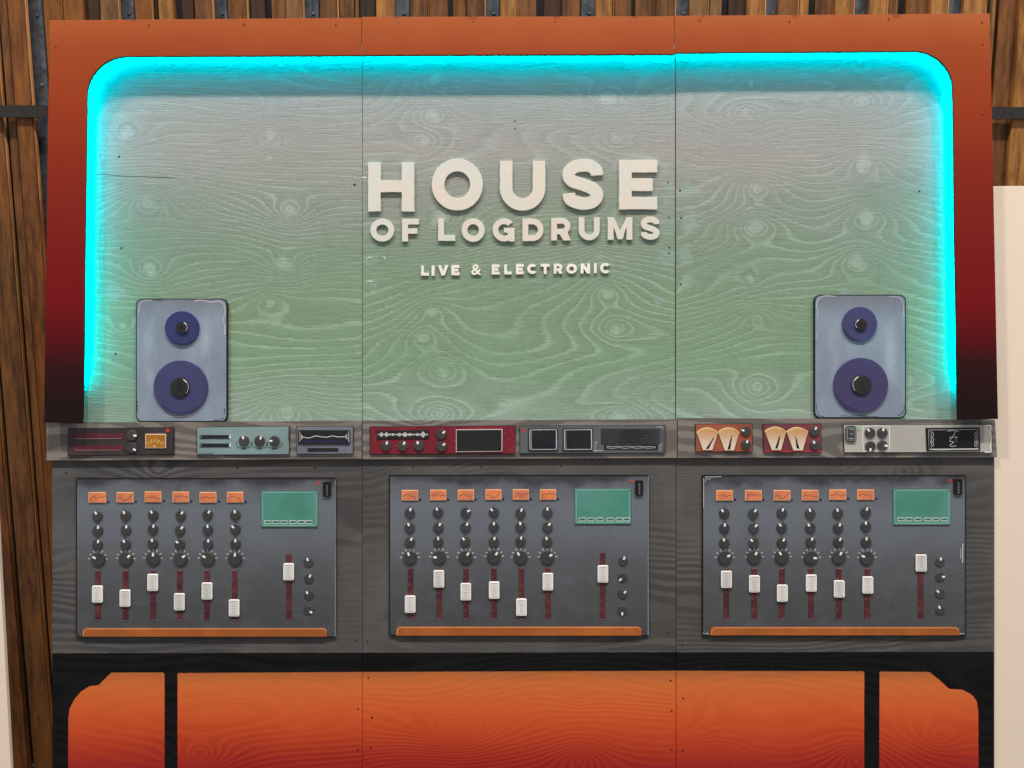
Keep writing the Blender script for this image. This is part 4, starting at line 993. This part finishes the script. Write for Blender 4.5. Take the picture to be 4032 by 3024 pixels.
    for i, bx in enumerate(btn):
        c = cv(bx, by); hw, hh = 13, 6; bb.append([(c[0]-hw, c[1]-hh), (c[0]+hw, c[1]-hh+rnd.uniform(-1, 1)), (c[0]+hw-1, c[1]+hh), (c[0]-hw, c[1]+hh), (c[0]-hw, c[1]-hh-1)]); tt.append(('CH%d' % (i+1), c[0], c[1], 6.5))
    ribbons('button_outlines', bb, 2.0, d+.0051, M['white'], q); multi_text('button_lettering', tt, d+.0053, M['mark'], q)
    ribbons('chalk_strokes', [[(a[0]+12, a[1]-7), ((a[0]+b[0])/2, a[1]-7), ((a[0]+b[0])/2+10, a[1]-11), ((a[0]+b[0])/2+24, a[1]-6), (b[0]-14, a[1]-7)], [(b[0]+7, a[1]+20), (b[0]+6, b[1]-50), (b[0]+12, b[1]-38), (b[0]+5, b[1]-10)], [(a[0]-9, b[1]-50), (a[0]-12, b[1]-25), (a[0]-7, b[1]-8)],
                              zig(a[0]+75, b[1]+12, b[0]-60, b[1]+9, 5, 3)], 1.2, d+.0004, M['smoke'], o)
    a = cv(sw[0], sw[1]); b = cv(sw[2], sw[3])
    q = plate('power_switch', [rrect(a[0], a[1], b[0], b[1], 4)], d-.0002, .0075, M['black'], o, .001)
    ribbons('switch_marks', [[((a[0]+b[0])/2-3, a[1]+(b[1]-a[1])*t), ((a[0]+b[0])/2+4, a[1]+(b[1]-a[1])*t+2)] for t in (.25, .4, .55, .7, .85)], 1.4, d+.0075, M['smokew'], q)
    plate('indicator_lamp', [circ(*cv(*red), 6.0, 20)], d-.0002, .0012, M['red'], o, .0003)
    a = cv(bar[0], bar[1]); b = cv(bar[2], bar[3]); r = 15
    lp = [(a[0], b[1])]+[(a[0]+r-r*math.cos(math.radians(t)), a[1]+r-r*math.sin(math.radians(t))) for t in range(0, 91, 15)]+[(b[0]-r+r*math.sin(math.radians(t)), a[1]+r-r*math.cos(math.radians(t))) for t in range(0, 91, 15)]+[(b[0], b[1])]
    q = plate('armrest_bar', [lp], d-.0002, .005, M['bar'], o, .001)
    ribbons('highlight', [[(a[0]+18, a[1]+2), (b[0]-18, a[1]+2)]+[(b[0]-r-2+(r)*math.sin(math.radians(t)), a[1]+r+2-(r)*math.cos(math.radians(t))) for t in range(20, 91, 15)], [(a[0]+4, b[1]-5), (a[0]+6, a[1]+14), (a[0]+14, a[1]+4)]], 1.6, d+.0050, M['rim_or'], q)
    ribbons('edge_highlight', [([(x1-1.5, y0+6), (x1-1.5, y1-4)], 1.6)] if x0 < 2700 else [([(x0+6, y0+130), (x0+6, y0+12)], 2.2), ([(x0+12, y0+8), (x0+76, y0+6)], 2.6), ([(x0+14, y0+30), (x0+14, y0+16), (x0+34, y0+15)], 2), ([(x1-12, y0+270), (x1-13, y0+345)], 4), ([(x1-21, y0+290), (x1-21, y0+330)], 2), ([(x0+4, y1-12), (x0+26, y1-10)], 2.6), ([(x1-28, y1-10), (x1-5, y1-11)], 2.6)], 2, d+.0004, M['smokew'], o)
    holes(o, [(x0+10, y1-12), (x1-12, y1-14)], d, 2.6)
M['greyt'] = paint('dull_pink_tick', (150, 128, 128), .08)
c1 = conv(200, 1800, 1250/2212); c2 = c2_ = conv(1400, 1800, 1250/2212); c3 = conv(2650, 1800, 1300/2212)
console('left mixing console with its last channel fader lowest', c1, .5651, (175,145,1984,1256), [262,458,654,847,1036,1227],
        [(246,317,120),(246,316,117),(240,314,115),(242,315,114),(244,317,117),(244,316,113)], [(400,313),(592,311),(788,306),(979,309),(1172,309),(1358,314)],
        [([(322,411),(519,407),(711,404),(903,408),(1090,402),(1284,403)], (-20,-25,-25,30,32,-5)), ([(324,511),(521,508),(709,503),(898,510),(1092,505),(1285,502)], (15,15,15,40,0,-45)), ([(322,610),(519,607),(708,603),(897,607),(1093,606),(1285,605)], (20,-25,-10,-50,10,0))],
        ([(328,713),(521,710),(712,708),(902,709),(1092,708),(1283,709)], (-65,50,0,55,-60,0)), [327,520,713,898,1088,1280], (787,1140),
        [(323,956),(515,984),(708,874),(894,1009),(1087,934),(1276,1052)], (74,118), (1658,672,1137), (1656,800), [(1795,735,-15),(1797,849,25),(1797,964,-30),(1795,1068,125)],
        (1467,240,1860,485), [1513,1568,1627,1688,1745,1797], 453, (1896,172,1950,275), (1867,178), (218,1193,1924,1252), (0,1,2,3,4,5))
console('middle mixing console with its first channel fader set low', c2, .5651, (233,124,2041,1246), [321,520,712,905,1096,1285],
        [(230,302,114),(228,301,112),(228,300,113),(226,298,112),(226,298,112),(225,297,112)], [(449,298),(644,297),(837,295),(1030,294),(1222,294),(1410,295)],
        [([(377,388),(574,384),(768,387),(963,384),(1150,391),(1338,384)], (15,-20,55,-40,15,-5)), ([(377,491),(577,490),(766,487),(963,487),(1150,486),(1338,487)], (-20,30,30,0,-5,35)), ([(377,592),(576,590),(764,590),(964,590),(1150,586),(1336,589)], (30,0,-30,10,10,-10))],
        ([(379,702),(582,699),(768,700),(964,695),(1150,699),(1337,699)], (-20,-88,30,40,-32,58)), [383,582,769,966,1155,1340], (770,1130),
        [(380,1026),(580,849),(768,939),(966,928),(1156,1047),(1340,869)], (74,120), (1722,662,1135), (1724,815), [(1864,725,20),(1862,840,-130),(1861,955,50),(1860,1070,185)],
        (1528,222,1920,465), [1580,1640,1702,1775,1837,1889], 434, (1950,162,2004,268), (1922,167), (281,1183,1992,1245), (5,4,5,1,0,3))
console('right mixing console whose master fader sits at the top of its track', c3, .5877, (195,120,1962,1200), [289,483,675,864,1048,1235],
        [(223,291,113),(222,291,112),(222,291,112),(220,290,111),(219,287,113),(218,286,113)], [(416,286),(605,287),(795,289),(988,286),(1173,280),(1361,280)],
        [([(345,376),(540,378),(731,374),(922,377),(1107,376),(1294,369)], (-40,30,15,-10,-15,15)), ([(346,477),(541,475),(730,473),(922,473),(1108,473),(1295,464)], (5,45,-35,-35,30,-10)), ([(345,576),(542,574),(731,574),(925,570),(1109,570),(1296,569)], (-10,-45,30,20,30,0))],
        ([(349,675),(545,671),(731,671),(925,674),(1113,671),(1300,676)], (62,25,-25,95,25,-65)), [358,544,730,925,1111,1302], (744,1087),
        [(359,820),(547,850),(734,913),(928,845),(1116,884),(1307,858)], (72,114), (1660,635,1088), (1665,710), [(1789,703,15),(1791,803,85),(1790,915,-45),(1793,1027,-20)],
        (1477,217,1860,452), [1527,1580,1641,1706,1761,1819], 417, (1885,147,1940,252), (1856,157), (251,1140,1919,1195), (4,3,1,2,4,5))
